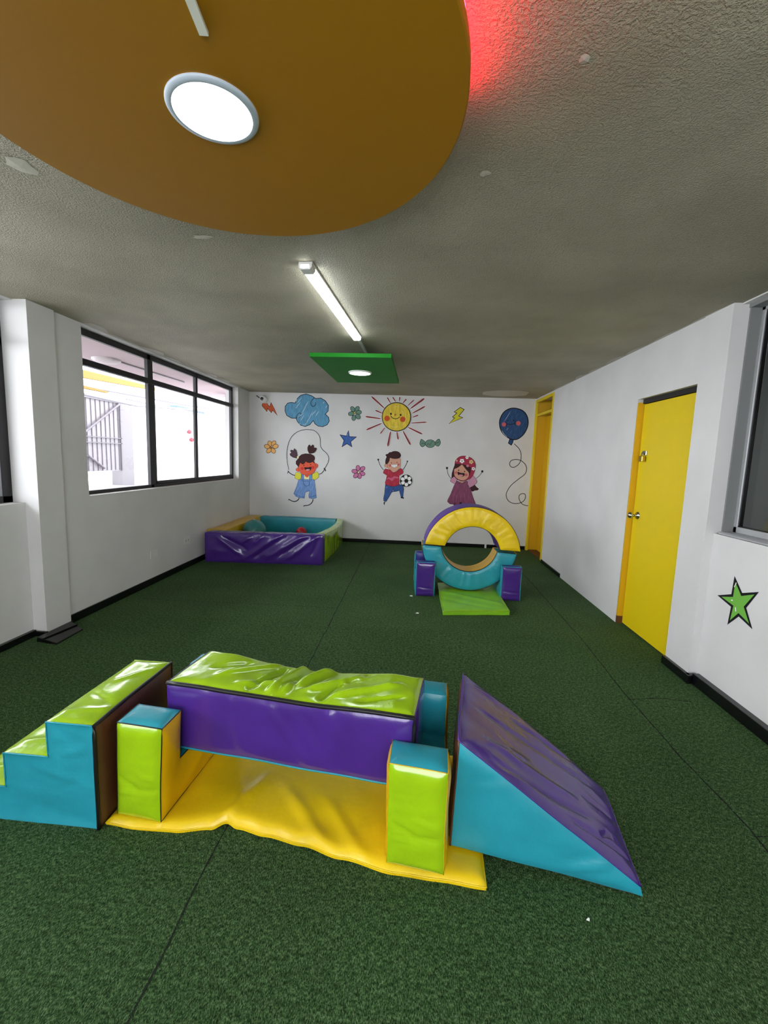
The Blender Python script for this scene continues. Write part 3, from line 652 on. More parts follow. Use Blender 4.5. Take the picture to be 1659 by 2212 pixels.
# ------------------------------------------------------------------ decals on the walls
DECALS = [
 ('girl_decal', 'painted girl in blue overalls skipping with a black rope on the back wall', 'wall decal', 'cartoon children on the back wall', False, -1.769, 0.576, [
  ('s','white_border',172,[-3235,6118,-3519,7519,-3595,8854,-3399,10325,-2863,11600,-1920,12486,-773,12914,239,12977,1186,12775,1871,12073,2085,11289,2133,10367,2515,9717,3201,9143,3585,8426,3464,7623,3038,6807,2873,6500],0,1,0),
  ('s','white_border',206,[-3302,5847,-2887,5490,-2199,5212],0,1,0),
  ('s','white_border',184,[1969,5597,2442,5815,2875,6400],0,1,0),
  ('s','white_border',207,[-1407,1406,-1680,1019,-2162,795,-2716,876,-3133,1099,-3236,958],0,1,0),
  ('s','white_border',206,[1004,1331,873,848,466,387,-15,196,-497,143,-634,0],0,1,0),
  ('s','white_border',164,[-1035,5456,-1027,4647,-1574,4491,-1907,3327,-2380,2153,-2031,1689,-1408,1440,-511,1407,-415,2093,-316,2437,368,2701,205,1981,280,1507,797,1357,1585,1524,1507,2167,1352,3450,1234,4527,753,4712,742,5519,334,5437,309,4662,-615,4628,-658,5402],1,0,0),
  ('s','white_border',137,[-1998,5792,-1449,5744,-1070,5522,-1064,4983,-1369,4533,-1712,4554,-2195,4773,-2132,5416],1,0,0),
  ('s','white_border',136,[1622,6054,1865,5694,1943,5092,1234,4561,820,4849,776,5554,1081,5733],1,0,0),
  ('s','white_border',109,[-1525,6582,-1935,6433,-2035,6161,-1862,5965,-1451,5912],1,1,0),
  ('s','white_border',109,[1128,7276,1500,7389,1741,7163,1679,6760,1274,6578],1,1,0),
  ('s','white_border',136,[-1748,8448,-1821,8979,-1961,9440,-2305,9795,-2472,9424,-2848,9545,-3018,9340,-2811,9047,-3083,8871,-2978,8541,-2497,8256,-1881,8143],1,0,0),
  ('s','white_border',136,[220,9046,-23,9503,-62,9966,102,10369,270,10507,511,10216,846,10525,1018,10332,988,10000,1428,10014,1532,9851,1368,9482,1034,9139,560,9024],1,0,0),
  ('s','white_border',137,[-1594,6579,-1734,6910,-2010,7169,-2014,7637,-1743,7981,-1475,8457,-1069,8804,-391,8992,493,8955,1040,8674,1215,8347,1152,7945,1018,7807,1160,7377,987,7572,782,7665,445,7453,-33,7504,-376,7693,-509,7387,-780,7177,-1054,7268,-1226,7463,-1394,7190,-1528,6850],1,0,0),
  ('s','ink',89,[-3235,6118,-3519,7519,-3595,8854,-3399,10325,-2863,11600,-1920,12486,-773,12914,239,12977,1186,12775,1871,12073,2085,11289,2133,10367,2515,9717,3201,9143,3585,8426,3464,7623,3038,6807,2873,6500],0,1,0),
  ('s','ink',124,[-3302,5847,-2887,5490,-2199,5212],0,1,0),
  ('s','ink',102,[1969,5597,2442,5815,2875,6400],0,1,0),
  ('f','ink',[-3475,6043,-3165,5851,-3301,5712,-3472,5470,-3507,5570,-3405,5843],0),
  ('f','ink',[2702,6561,2903,6736,3008,6539,3184,6210,3050,6105,2909,6368],0),
  ('s','ink',124,[-1407,1406,-1680,1019,-2162,795,-2716,876,-3133,1099,-3236,958],0,1,0),
  ('s','ink',124,[1004,1331,873,848,466,387,-15,196,-497,143,-634,0],0,1,0),
  ('f','cream',[-657,5334,334,5370,309,4628,-615,4594],0),
  ('f','denim_light',[-1035,5456,-1027,4647,-1574,4491,-1907,3327,-2380,2153,-2031,1689,-1408,1440,-511,1407,-415,2093,-316,2437,368,2701,205,1981,280,1507,797,1357,1585,1524,1507,2167,1352,3450,1234,4527,753,4712,742,5519,334,5437,309,4662,-615,4628,-658,5402],0),
  ('s','navy_line',48,[-1035,5456,-1027,4647,-1574,4491,-1907,3327,-2380,2153,-2031,1689,-1408,1440,-511,1407,-415,2093,-316,2437,368,2701,205,1981,280,1507,797,1357,1585,1524,1507,2167,1352,3450,1234,4527,753,4712,742,5519,334,5437,309,4662,-615,4628,-658,5402],1,0,0),
  ('f','lemon',[-1998,5792,-1449,5744,-1070,5522,-1064,4983,-1369,4533,-1712,4554,-2195,4773,-2132,5416],0),
  ('s','navy_line',48,[-1998,5792,-1449,5744,-1070,5522,-1064,4983,-1369,4533,-1712,4554,-2195,4773,-2132,5416],1,0,0),
  ('f','lemon',[1622,6054,1865,5694,1943,5092,1234,4561,820,4849,776,5554,1081,5733],0),
  ('s','navy_line',48,[1622,6054,1865,5694,1943,5092,1234,4561,820,4849,776,5554,1081,5733],1,0,0),
  ('f','coral_skin',[-418,5410,197,5432,98,5092,-106,5017,-347,5144],1),
  ('s','maroon_line',34,[-418,5410,197,5432,98,5092,-106,5017,-347,5144],1,1,0),
  ('f','coral_skin',[-1525,6582,-1935,6433,-2035,6161,-1862,5965,-1451,5912],1),
  ('s','maroon_line',34,[-1525,6582,-1935,6433,-2035,6161,-1862,5965,-1451,5912],1,1,0),
  ('f','coral_skin',[1128,7276,1500,7389,1741,7163,1679,6760,1274,6578],1),
  ('s','maroon_line',34,[1128,7276,1500,7389,1741,7163,1679,6760,1274,6578],1,1,0),
  ('f','coral_skin',[-1330,7593,-240,7697,1053,7741,1265,7147,1409,6617,1146,5937,538,5478,-144,5353,-898,5494,-1314,5917,-1594,6579,-1531,7185],1),
  ('s','maroon_line',34,[-1330,7593,-240,7697,1053,7741,1265,7147,1409,6617,1146,5937,538,5478,-144,5353,-898,5494,-1314,5917,-1594,6579,-1531,7185],1,1,0),
  ('f','plum_hair',[-1748,8448,-1821,8979,-1961,9440,-2305,9795,-2472,9424,-2848,9545,-3018,9340,-2811,9047,-3083,8871,-2978,8541,-2497,8256,-1881,8143],0),
  ('s','ink',41,[-1748,8448,-1821,8979,-1961,9440,-2305,9795,-2472,9424,-2848,9545,-3018,9340,-2811,9047,-3083,8871,-2978,8541,-2497,8256,-1881,8143],1,0,0),
  ('f','brown_hair',[220,9046,-23,9503,-62,9966,102,10369,270,10507,511,10216,846,10525,1018,10332,988,10000,1428,10014,1532,9851,1368,9482,1034,9139,560,9024],0),
  ('s','ink',41,[220,9046,-23,9503,-62,9966,102,10369,270,10507,511,10216,846,10525,1018,10332,988,10000,1428,10014,1532,9851,1368,9482,1034,9139,560,9024],1,0,0),
  ('f','brown_hair',[-1594,6579,-1734,6910,-2010,7169,-2014,7637,-1743,7981,-1475,8457,-1069,8804,-391,8992,493,8955,1040,8674,1215,8347,1152,7945,1018,7807,1160,7377,987,7572,782,7665,445,7453,-33,7504,-376,7693,-509,7387,-780,7177,-1054,7268,-1226,7463,-1394,7190,-1528,6850],0),
  ('s','ink',41,[-1594,6579,-1734,6910,-2010,7169,-2014,7637,-1743,7981,-1475,8457,-1069,8804,-391,8992,493,8955,1040,8674,1215,8347,1152,7945,1018,7807,1160,7377,987,7572,782,7665,445,7453,-33,7504,-376,7693,-509,7387,-780,7177,-1054,7268,-1226,7463,-1394,7190,-1528,6850],1,0,0),
  ('f','cream',[-1528,8335,-1540,8248,-1575,8173,-1627,8122,-1690,8103,-1753,8118,-1806,8165,-1842,8238,-1856,8324,-1844,8412,-1809,8486,-1757,8537,-1694,8557,-1631,8541,-1578,8494,-1542,8422],1),
  ('f','cheek_red',[-649,6478,-668,6380,-723,6295,-807,6237,-906,6214,-1006,6230,-1091,6282,-1148,6363,-1168,6460,-1150,6558,-1094,6643,-1011,6701,-911,6724,-812,6708,-727,6655,-670,6575],1),
  ('f','cheek_red',[1170,6709,1150,6606,1092,6517,1005,6455,901,6431,796,6448,707,6503,647,6588,625,6690,644,6793,702,6882,790,6943,894,6967,998,6950,1087,6895,1147,6811],1),
  ('f','ink',[-552,6984,-559,6951,-577,6922,-606,6902,-640,6894,-674,6899,-703,6917,-723,6945,-730,6978,-723,7012,-704,7040,-676,7060,-642,7068,-608,7063,-579,7045,-559,7017],1),
  ('f','ink',[598,7158,591,7122,571,7090,540,7069,504,7061,467,7067,436,7086,415,7115,407,7151,414,7187,435,7218,465,7240,502,7248,538,7242,569,7223,590,7193],1),
  ('f','cheek_red',[21,7024,16,7001,3,6981,-17,6967,-40,6962,-64,6965,-84,6978,-97,6997,-102,7020,-98,7043,-85,7063,-65,7077,-42,7082,-18,7078,2,7066,16,7047],1),
  ('f','mouth_dark',[-603,6614,-296,6691,181,6708,521,6820,659,6658,595,6320,325,6109,-84,6061,-428,6284],1),
  ('f','tongue_pink',[-325,6254,-88,6377,253,6389,425,6281,188,6118,-118,6080],1),
  ('s','navy_line',48,[-680,4321,347,4393],0,0,0),
  ('s','navy_line',48,[-714,4286,-676,3916,-398,3587,-54,3519,252,3713,351,4022,333,4372],0,1,0),
  ('s','navy_line',41,[-2312,2224,-1896,1967,-1272,1719,-514,1646],0,1,0),
  ('s','navy_line',41,[243,1676,792,1731,1510,1997],0,1,0),
  ('f','denim_light',[-737,4522,-747,4470,-777,4425,-821,4394,-873,4382,-926,4390,-971,4418,-1001,4461,-1012,4512,-1002,4564,-972,4609,-928,4640,-876,4652,-823,4644,-779,4616,-748,4573],1),
  ('s','navy_line',41,[-737,4522,-747,4470,-777,4425,-821,4394,-873,4382,-926,4390,-971,4418,-1001,4461,-1012,4512,-1002,4564,-972,4609,-928,4640,-876,4652,-823,4644,-779,4616,-748,4573],1,1,0),
  ('f','denim_light',[686,4574,677,4522,648,4477,604,4446,551,4434,499,4443,454,4470,424,4513,413,4564,423,4616,452,4661,496,4692,548,4704,600,4696,645,4668,675,4625],1),
  ('s','navy_line',41,[686,4574,677,4522,648,4477,604,4446,551,4434,499,4443,454,4470,424,4513,413,4564,423,4616,452,4661,496,4692,548,4704,600,4696,645,4668,675,4625],1,1,0),
  ('s','denim_pale',55,[-1699,3131,-1830,2310],0,0,1),
  ('s','denim_pale',55,[-1292,3690,-1695,2724],0,0,1),
  ('s','denim_pale',55,[-734,2896,-1204,1789],0,0,1),
  ('s','denim_pale',55,[636,3220,442,2262],0,0,1),
  ('s','denim_pale',55,[1039,3777,780,2683],0,0,1),
  ('s','denim_pale',55,[-187,3189,-388,2706],0,0,1),
 ]),
 ('boy_decal', 'painted boy in a red shirt and blue jeans beside a football on the back wall', 'wall decal', 'cartoon children on the back wall', False, -0.295, 0.659, [
  ('s','white_border',160,[-1839,5854,-2187,6226,-2512,6726,-2764,7330,-2822,7532],0,1,0),
  ('s','white_border',149,[1369,6017,1659,6461,1941,7082,2057,7391],0,1,0),
  ('s','white_border',145,[-1473,3423,-691,3246,-69,3192,390,3338,846,3561,1261,3474,1554,3227,1647,2818,1600,2041,1573,1418,1209,1455,1059,2020,885,2531,478,2360,-242,2254,-395,2171,-783,1429,-1221,579,-1692,665,-1708,1133,-1578,1918,-1527,2697],1,0,0),
  ('s','white_border',83,[-1584,539,-1376,547,-1512,255,-1420,-3,-1566,17,-1705,273],1,0,0),
  ('s','white_border',258,[1186,1392,1447,1319,1733,1268],0,1,0),
  ('s','white_border',123,[-906,7902,784,7907,959,7354,984,6693,796,6227,348,5854,149,5693,50,5587,-153,5503,-414,5597,-523,5772,-996,6062,-1264,6360,-1311,6971],1,1,0),
  ('s','white_border',103,[-1256,6871,-1641,6858,-1761,6598,-1624,6347,-1237,6310],1,1,0),
  ('s','white_border',144,[-1564,6094,-1045,5984,-732,5867,-466,5620,-152,5478,203,5618,552,5912,999,6285,1317,6041,1486,5638,1393,5379,790,5050,826,4076,798,3457,392,3287,-68,3166,-691,3220,-1475,3475,-1537,3782,-1398,4251,-1268,4976,-1926,5363,-1811,5778],1,0,0),
  ('s','white_border',123,[-1593,6962,-1588,7574,-1426,8088,-1612,8285,-1491,8492,-1237,8551,-990,8813,-633,8875,-382,9010,179,9053,645,8891,912,8571,949,8268,731,7956,225,7813,-390,7817,-855,7904,-942,7443,-1134,7079,-1333,6868],1,1,0),
  ('s','white_border',164,[2962,4257,2903,3877,2703,3550,2392,3324,2017,3234,1637,3295,1308,3497,1082,3810,992,4185,1053,4564,1254,4891,1566,5116,1939,5204,2318,5143,2646,4942,2872,4631],1,1,0),
  ('s','ink',88,[-1839,5854,-2187,6226,-2512,6726,-2764,7330,-2822,7532],0,1,0),
  ('f','ink',[-2653,7563,-2663,7504,-2695,7454,-2744,7419,-2802,7405,-2862,7415,-2913,7446,-2948,7495,-2961,7553,-2952,7612,-2920,7662,-2871,7697,-2812,7711,-2753,7701,-2701,7670,-2666,7621],1),
  ('s','ink',77,[1369,6017,1659,6461,1941,7082,2057,7391],0,1,0),
  ('f','ink',[2178,7436,2170,7389,2145,7349,2107,7321,2060,7310,2013,7318,1972,7343,1944,7382,1933,7428,1940,7475,1965,7515,2004,7543,2050,7554,2098,7546,2138,7521,2167,7482],1),
  ('f','jeans_blue',[-1473,3423,-691,3246,-69,3192,390,3338,846,3561,1261,3474,1554,3227,1647,2818,1600,2041,1573,1418,1209,1455,1059,2020,885,2531,478,2360,-242,2254,-395,2171,-783,1429,-1221,579,-1692,665,-1708,1133,-1578,1918,-1527,2697],0),
  ('s','ink',52,[-1473,3423,-691,3246,-69,3192,390,3338,846,3561,1261,3474,1554,3227,1647,2818,1600,2041,1573,1418,1209,1455,1059,2020,885,2531,478,2360,-242,2254,-395,2171,-783,1429,-1221,579,-1692,665,-1708,1133,-1578,1918,-1527,2697],1,0,0),
  ('s','ink',46,[-11,3013,-203,2592,-395,2171],0,1,0),
  ('f','ink',[-1584,539,-1376,547,-1512,255,-1420,-3,-1566,17,-1705,273],0),
  ('s','ink',176,[1186,1392,1447,1319,1733,1268],0,1,0),
  ('f','face_tan',[-906,7902,784,7907,959,7354,984,6693,796,6227,348,5854,149,5693,50,5587,-153,5503,-414,5597,-523,5772,-996,6062,-1264,6360,-1311,6971],1),
  ('s','maroon_line',36,[-906,7902,784,7907,959,7354,984,6693,796,6227,348,5854,149,5693,50,5587,-153,5503,-414,5597,-523,5772,-996,6062,-1264,6360,-1311,6971],1,1,0),
  ('f','face_tan',[-1256,6871,-1641,6858,-1761,6598,-1624,6347,-1237,6310],1),
  ('s','maroon_line',36,[-1256,6871,-1641,6858,-1761,6598,-1624,6347,-1237,6310],1,1,0),
  ('f','shirt_red',[-1564,6094,-1045,5984,-732,5867,-466,5620,-152,5478,203,5618,552,5912,999,6285,1317,6041,1486,5638,1393,5379,790,5050,826,4076,798,3457,392,3287,-68,3166,-691,3220,-1475,3475,-1537,3782,-1398,4251,-1268,4976,-1926,5363,-1811,5778],0),
  ('s','maroon_line',57,[-1564,6094,-1045,5984,-732,5867,-466,5620,-152,5478,203,5618,552,5912,999,6285,1317,6041,1486,5638,1393,5379,790,5050,826,4076,798,3457,392,3287,-68,3166,-691,3220,-1475,3475,-1537,3782,-1398,4251,-1268,4976,-1926,5363,-1811,5778],1,0,0),
  ('f','stripe_pink',[-1350,4356,-1153,4620,-897,4681,-533,4617,-281,4755,-30,4944,282,4878,671,4789,680,4533,346,4521,38,4510,-157,4194,-462,4054,-726,4224,-989,4369,-1243,4257],1),
  ('s','maroon_line',36,[-1350,4356,-1153,4620,-897,4681,-533,4617,-281,4755,-30,4944,282,4878,671,4789,680,4533,346,4521,38,4510,-157,4194,-462,4054,-726,4224,-989,4369,-1243,4257],1,1,0),
  ('f','brown_hair',[-1593,6962,-1588,7574,-1426,8088,-1612,8285,-1491,8492,-1237,8551,-990,8813,-633,8875,-382,9010,179,9053,645,8891,912,8571,949,8268,731,7956,225,7813,-390,7817,-855,7904,-942,7443,-1134,7079,-1333,6868],1),
  ('s','ink',31,[-1593,6962,-1588,7574,-1426,8088,-1612,8285,-1491,8492,-1237,8551,-990,8813,-633,8875,-382,9010,179,9053,645,8891,912,8571,949,8268,731,7956,225,7813,-390,7817,-855,7904,-942,7443,-1134,7079,-1333,6868],1,1,0),
  ('f','cheek_rose',[-615,6638,-628,6563,-668,6499,-729,6455,-804,6437,-879,6449,-944,6489,-988,6551,-1006,6624,-993,6699,-953,6763,-891,6808,-817,6825,-742,6813,-677,6773,-633,6712],1),
  ('f','cheek_rose',[813,6866,801,6791,762,6727,700,6683,626,6665,551,6678,486,6717,442,6779,424,6852,436,6927,476,6991,538,7035,612,7052,687,7040,751,7000,796,6939],1),
  ('f','ink',[-519,7100,-524,7071,-539,7046,-564,7028,-593,7021,-623,7026,-648,7042,-666,7066,-673,7095,-668,7124,-652,7150,-628,7167,-598,7174,-569,7169,-543,7154,-526,7129],1),
  ('f','ink',[427,7183,423,7154,407,7129,382,7111,353,7105,324,7109,298,7125,281,7149,274,7178,278,7208,294,7233,318,7250,348,7257,377,7252,403,7237,420,7212],1),
  ('f','cheek_rose',[-41,7101,-44,7086,-52,7072,-65,7063,-81,7059,-97,7062,-110,7070,-120,7083,-123,7098,-121,7114,-113,7128,-100,7137,-84,7141,-68,7138,-55,7130,-45,7117],1),
  ('f','white_border',[-611,6817,-405,6798,-125,6849,158,6843,387,6876,421,6674,224,6437,-131,6323,-444,6440,-578,6588],1),
  ('s','grey_line',41,[-611,6817,-405,6798,-125,6849,158,6843,387,6876,421,6674,224,6437,-131,6323,-444,6440,-578,6588],1,1,0),
  ('s','grey_line',31,[-380,6799,-364,6366],0,0,0),
  ('s','grey_line',31,[-149,6807,-133,6374],0,0,0),
  ('s','grey_line',31,[107,6816,123,6383],0,0,0),
  ('f','white_border',[2962,4257,2903,3877,2703,3550,2392,3324,2017,3234,1637,3295,1308,3497,1082,3810,992,4185,1053,4564,1254,4891,1566,5116,1939,5204,2318,5143,2646,4942,2872,4631],1),
  ('s','ink',82,[2962,4257,2903,3877,2703,3550,2392,3324,2017,3234,1637,3295,1308,3497,1082,3810,992,4185,1053,4564,1254,4891,1566,5116,1939,5204,2318,5143,2646,4942,2872,4631],1,1,0),
  ('f','ink',[2354,4194,2334,4063,2265,3950,2158,3873,2029,3842,1898,3863,1786,3933,1708,4040,1677,4169,1698,4299,1767,4412,1874,4489,2002,4519,2133,4498,2245,4429,2323,4322],1),
  ('f','ink',[2856,4641,2947,4324,2928,3995,2616,4289],0),
  ('s','ink',62,[2259,4251,2743,4303],0,0,0),
  ('f','ink',[2785,3669,2556,3432,2260,3285,2358,3702],0),
  ('s','ink',62,[2145,3993,2434,3598],0,0,0),
  ('f','ink',[1906,3247,1585,3327,1309,3511,1719,3633],0),
  ('s','ink',62,[1864,3963,1668,3516],0,0,0),
  ('f','ink',[1098,3799,1007,4117,1028,4447,1340,4153],0),
  ('s','ink',62,[1697,4191,1212,4139],0,0,0),
  ('f','ink',[1172,4772,1401,5008,1697,5154,1599,4739],0),
  ('s','ink',62,[1811,4449,1523,4842],0,0,0),
  ('f','ink',[2050,5192,2370,5111,2645,4928,2236,4807],0),
  ('s','ink',62,[2092,4479,2288,4924],0,0,0),
  ('s','denim_pale',72,[-1230,3122,-1273,2862],0,0,1),
  ('s','denim_pale',83,[-100,2596,-220,2359],0,0,1),
  ('s','stripe_pink',46,[-1136,5648,-1179,5390],0,0,1),
  ('s','stripe_pink',46,[-979,5551,-1071,5240],0,0,1),
  ('s','stripe_pink',46,[-1499,5686,-1543,5480],0,0,1),
 ]),
 ('girl_decal', 'painted girl in a plum dress and flowered red headscarf with both arms raised', 'wall decal', 'cartoon children on the back wall', False, 0.862, 0.68, [
  ('s','white_border',147,[-2132,4612,-2511,5082,-2765,5582,-2879,6137],0,1,0),
  ('s','white_border',61,[-2723,6345,-2733,6267,-2769,6200,-2825,6154,-2894,6136,-2965,6149,-3026,6191,-3069,6255,-3086,6332,-3076,6410,-3040,6477,-2984,6523,-2915,6541,-2844,6528,-2783,6486,-2740,6422],1,1,0),
  ('s','white_border',146,[1999,4814,2379,5183,2659,5547,2818,5831],0,1,0),
  ('s','white_border',60,[3088,6002,3079,5921,3042,5851,2983,5803,2911,5784,2837,5797,2773,5841,2727,5908,2708,5989,2717,6071,2755,6141,2813,6189,2885,6207,2959,6194,3023,6150,3069,6083],1,1,0),
  ('s','white_border',121,[1812,3713,2134,3368,2530,3077,2316,2864,2116,2831,1766,2767,1573,2606,1367,2675,1195,3026,922,3373],1,0,0),
  ('s','white_border',121,[-1650,6990,-1864,6274,-2074,5454,-2083,4640,-1787,4803,-1492,4967,-1546,5981],1,0,0),
  ('s','white_border',142,[-1154,4317,-733,4026,-222,3943,165,4263,512,4378,597,3770,931,3221,1192,3077,1384,2368,1744,1408,2089,701,2214,294,1818,123,-1228,0,-1468,197,-1553,348,-2116,377,-2570,773,-2510,1085,-2099,2028,-1659,3327,-1433,3847],1,0,0),
  ('s','white_border',101,[-1646,5012,-1111,4471,-1478,3743,-2208,4125,-2277,4275,-2085,4690],1,0,0),
  ('s','white_border',101,[1443,5276,1847,4833,2156,4286,2045,4027,1569,3551,1056,3251,706,3621,571,4227,1042,4804],1,0,0),
  ('s','white_border',141,[-1675,6989,-1626,7495,-1349,7958,-915,8300,-269,8437,439,8345,1108,8041,1537,7552,1750,6905,1667,6195,1441,5326,1040,4855,456,4478,-242,4299,-853,4379,-1380,4767,-1707,5213,-1713,6279],1,1,0),
  ('s','ink',76,[-2132,4612,-2511,5082,-2765,5582,-2879,6137],0,1,0),
  ('f','ink',[-2723,6345,-2733,6267,-2769,6200,-2825,6154,-2894,6136,-2965,6149,-3026,6191,-3069,6255,-3086,6332,-3076,6410,-3040,6477,-2984,6523,-2915,6541,-2844,6528,-2783,6486,-2740,6422],1),
  ('s','ink',75,[1999,4814,2379,5183,2659,5547,2818,5831],0,1,0),
  ('f','ink',[3088,6002,3079,5921,3042,5851,2983,5803,2911,5784,2837,5797,2773,5841,2727,5908,2708,5989,2717,6071,2755,6141,2813,6189,2885,6207,2959,6194,3023,6150,3069,6083],1),
  ('f','brown_hair',[1812,3713,2134,3368,2530,3077,2316,2864,2116,2831,1766,2767,1573,2606,1367,2675,1195,3026,922,3373],0),
  ('s','ink',30,[1812,3713,2134,3368,2530,3077,2316,2864,2116,2831,1766,2767,1573,2606,1367,2675,1195,3026,922,3373],1,0,0),
  ('f','brown_hair',[-1650,6990,-1864,6274,-2074,5454,-2083,4640,-1787,4803,-1492,4967,-1546,5981],0),
  ('s','maroon_line',45,[-1650,6990,-1864,6274,-2074,5454,-2083,4640,-1787,4803,-1492,4967,-1546,5981],1,0,0),
  ('f','dress_plum',[-1154,4317,-733,4026,-222,3943,165,4263,512,4378,597,3770,931,3221,1192,3077,1384,2368,1744,1408,2089,701,2214,294,1818,123,-1228,0,-1468,197,-1553,348,-2116,377,-2570,773,-2510,1085,-2099,2028,-1659,3327,-1433,3847],0),
  ('s','maroon_line',56,[-1154,4317,-733,4026,-222,3943,165,4263,512,4378,597,3770,931,3221,1192,3077,1384,2368,1744,1408,2089,701,2214,294,1818,123,-1228,0,-1468,197,-1553,348,-2116,377,-2570,773,-2510,1085,-2099,2028,-1659,3327,-1433,3847],1,0,0),
  ('s','dress_light',66,[-850,2436,-1173,880],0,0,1),
  ('s','dress_light',66,[-329,2199,-451,703],0,0,1),
  ('s','dress_light',66,[163,2475,254,834],0,0,1),
  ('s','dress_light',66,[669,2494,970,759],0,0,1),
  ('s','dress_light',66,[-1370,2672,-1789,959],0,0,1),
  ('s','dress_light',66,[474,3254,466,2487],0,0,1),
  ('s','dress_light',66,[950,1993,1476,780],0,0,1),
  ('f','sleeve_mauve',[-1646,5012,-1111,4471,-1478,3743,-2208,4125,-2277,4275,-2085,4690],0),
  ('s','maroon_line',51,[-1646,5012,-1111,4471,-1478,3743,-2208,4125,-2277,4275,-2085,4690],1,0,0),
  ('f','sleeve_mauve',[1443,5276,1847,4833,2156,4286,2045,4027,1569,3551,1056,3251,706,3621,571,4227,1042,4804],0),
  ('s','maroon_line',50,[1443,5276,1847,4833,2156,4286,2045,4027,1569,3551,1056,3251,706,3621,571,4227,1042,4804],1,0,0),
  ('f','scarf_red',[-1675,6989,-1626,7495,-1349,7958,-915,8300,-269,8437,439,8345,1108,8041,1537,7552,1750,6905,1667,6195,1441,5326,1040,4855,456,4478,-242,4299,-853,4379,-1380,4767,-1707,5213,-1713,6279],1),
  ('s','maroon_line',60,[-1675,6989,-1626,7495,-1349,7958,-915,8300,-269,8437,439,8345,1108,8041,1537,7552,1750,6905,1667,6195,1441,5326,1040,4855,456,4478,-242,4299,-853,4379,-1380,4767,-1707,5213,-1713,6279],1,1,0),
  ('f','face_tan',[-1688,6280,-1270,6497,-834,6815,-490,6979,-175,6737,205,6245,686,5755,765,5251,539,4786,54,4438,-501,4417,-1173,4673,-1604,5166,-1712,5772],1),
  ('s','maroon_line',40,[-1688,6280,-1270,6497,-834,6815,-490,6979,-175,6737,205,6245,686,5755,765,5251,539,4786,54,4438,-501,4417,-1173,4673,-1604,5166,-1712,5772],1,1,0),
  ('f','brown_hair',[-1655,7090,-1100,7084,-520,7069,-781,6767,-1119,6502,-1513,6311,-1711,6228],0),
  ('s','maroon_line',30,[-1655,7090,-1100,7084,-520,7069,-781,6767,-1119,6502,-1513,6311,-1711,6228],1,0,0),
  ('f','brown_hair',[-471,7091,168,6901,991,6576,995,6070,881,5154,686,5755,468,6052,152,6294,-172,6687],0),
  ('s','maroon_line',30,[-471,7091,168,6901,991,6576,995,6070,881,5154,686,5755,468,6052,152,6294,-172,6687],1,0,0),
  ('f','white_border',[-130,7525,-138,7467,-168,7418,-214,7383,-271,7370,-329,7380,-379,7410,-414,7458,-429,7515,-420,7572,-391,7622,-344,7656,-287,7670,-230,7660,-179,7629,-144,7582],1),
  ('f','white_border',[-347,7347,-355,7289,-385,7240,-432,7206,-488,7192,-546,7202,-597,7232,-632,7280,-646,7337,-638,7395,-608,7444,-561,7478,-505,7492,-447,7482,-397,7452,-362,7404],1),
  ('f','white_border',[-588,7503,-596,7445,-626,7395,-672,7361,-729,7348,-787,7357,-837,7388,-872,7436,-887,7493,-878,7550,-849,7600,-802,7634,-745,7648,-688,7638,-637,7607,-602,7560],1),
  ('f','white_border',[-519,7777,-527,7719,-557,7670,-604,7635,-660,7622,-718,7632,-768,7662,-803,7710,-818,7767,-809,7824,-780,7874,-733,7908,-676,7921,-619,7912,-568,7881,-533,7834],1),
  ('f','white_border',[-236,7790,-244,7733,-274,7683,-321,7649,-377,7636,-435,7645,-485,7676,-520,7723,-535,7780,-526,7838,-497,7888,-450,7922,-394,7935,-336,7925,-286,7895,-251,7847],1),
  ('f','grey_line',[-405,7587,-411,7545,-432,7509,-466,7484,-507,7475,-549,7482,-586,7504,-611,7538,-622,7580,-616,7622,-594,7658,-560,7682,-519,7692,-477,7685,-441,7663,-415,7628],1),
  ('f','white_border',[491,8062,485,8021,464,7986,431,7962,391,7953,350,7959,315,7981,290,8015,280,8055,285,8096,306,8131,339,8155,379,8164,420,8157,456,8136,480,8102],1),
  ('f','white_border',[291,8047,286,8006,265,7971,232,7947,192,7937,151,7944,115,7966,90,7999,80,8040,86,8080,107,8116,140,8140,180,8149,221,8142,256,8121,281,8087],1),
  ('f','white_border',[211,8232,205,8192,184,8157,151,8132,111,8123,70,8130,35,8152,10,8185,0,8225,5,8266,26,8301,59,8325,99,8335,140,8328,176,8306,201,8273],1),
  ('f','white_border',[361,8362,355,8321,334,8286,301,8262,261,8253,220,8260,185,8281,160,8315,149,8355,155,8396,176,8431,209,8455,249,8464,290,8458,325,8436,350,8402],1),
  ('f','white_border',[534,8257,528,8216,507,8181,474,8157,434,8148,393,8154,358,8176,333,8210,322,8250,328,8291,349,8326,382,8350,422,8359,463,8352,498,8331,523,8297],1),
  ('f','green_leaf',[348,8191,344,8162,329,8136,305,8119,276,8112,247,8117,221,8132,203,8157,195,8186,199,8216,215,8241,239,8258,268,8265,297,8260,323,8245,341,8220],1),
  ('f','white_border',[1705,6362,1699,6319,1677,6282,1642,6256,1600,6246,1556,6253,1519,6276,1492,6312,1481,6354,1487,6398,1509,6435,1544,6461,1587,6471,1630,6464,1668,6441,1694,6405],1),
  ('f','white_border',[1557,6212,1551,6169,1529,6132,1494,6106,1452,6096,1408,6103,1371,6126,1344,6162,1333,6205,1339,6248,1361,6285,1396,6311,1439,6321,1482,6314,1520,6291,1546,6255],1),
  ('f','white_border',[1366,6311,1360,6268,1338,6230,1303,6205,1261,6194,1217,6202,1180,6225,1153,6260,1142,6303,1148,6347,1171,6384,1205,6410,1248,6420,1291,6413,1329,6389,1355,6354],1),
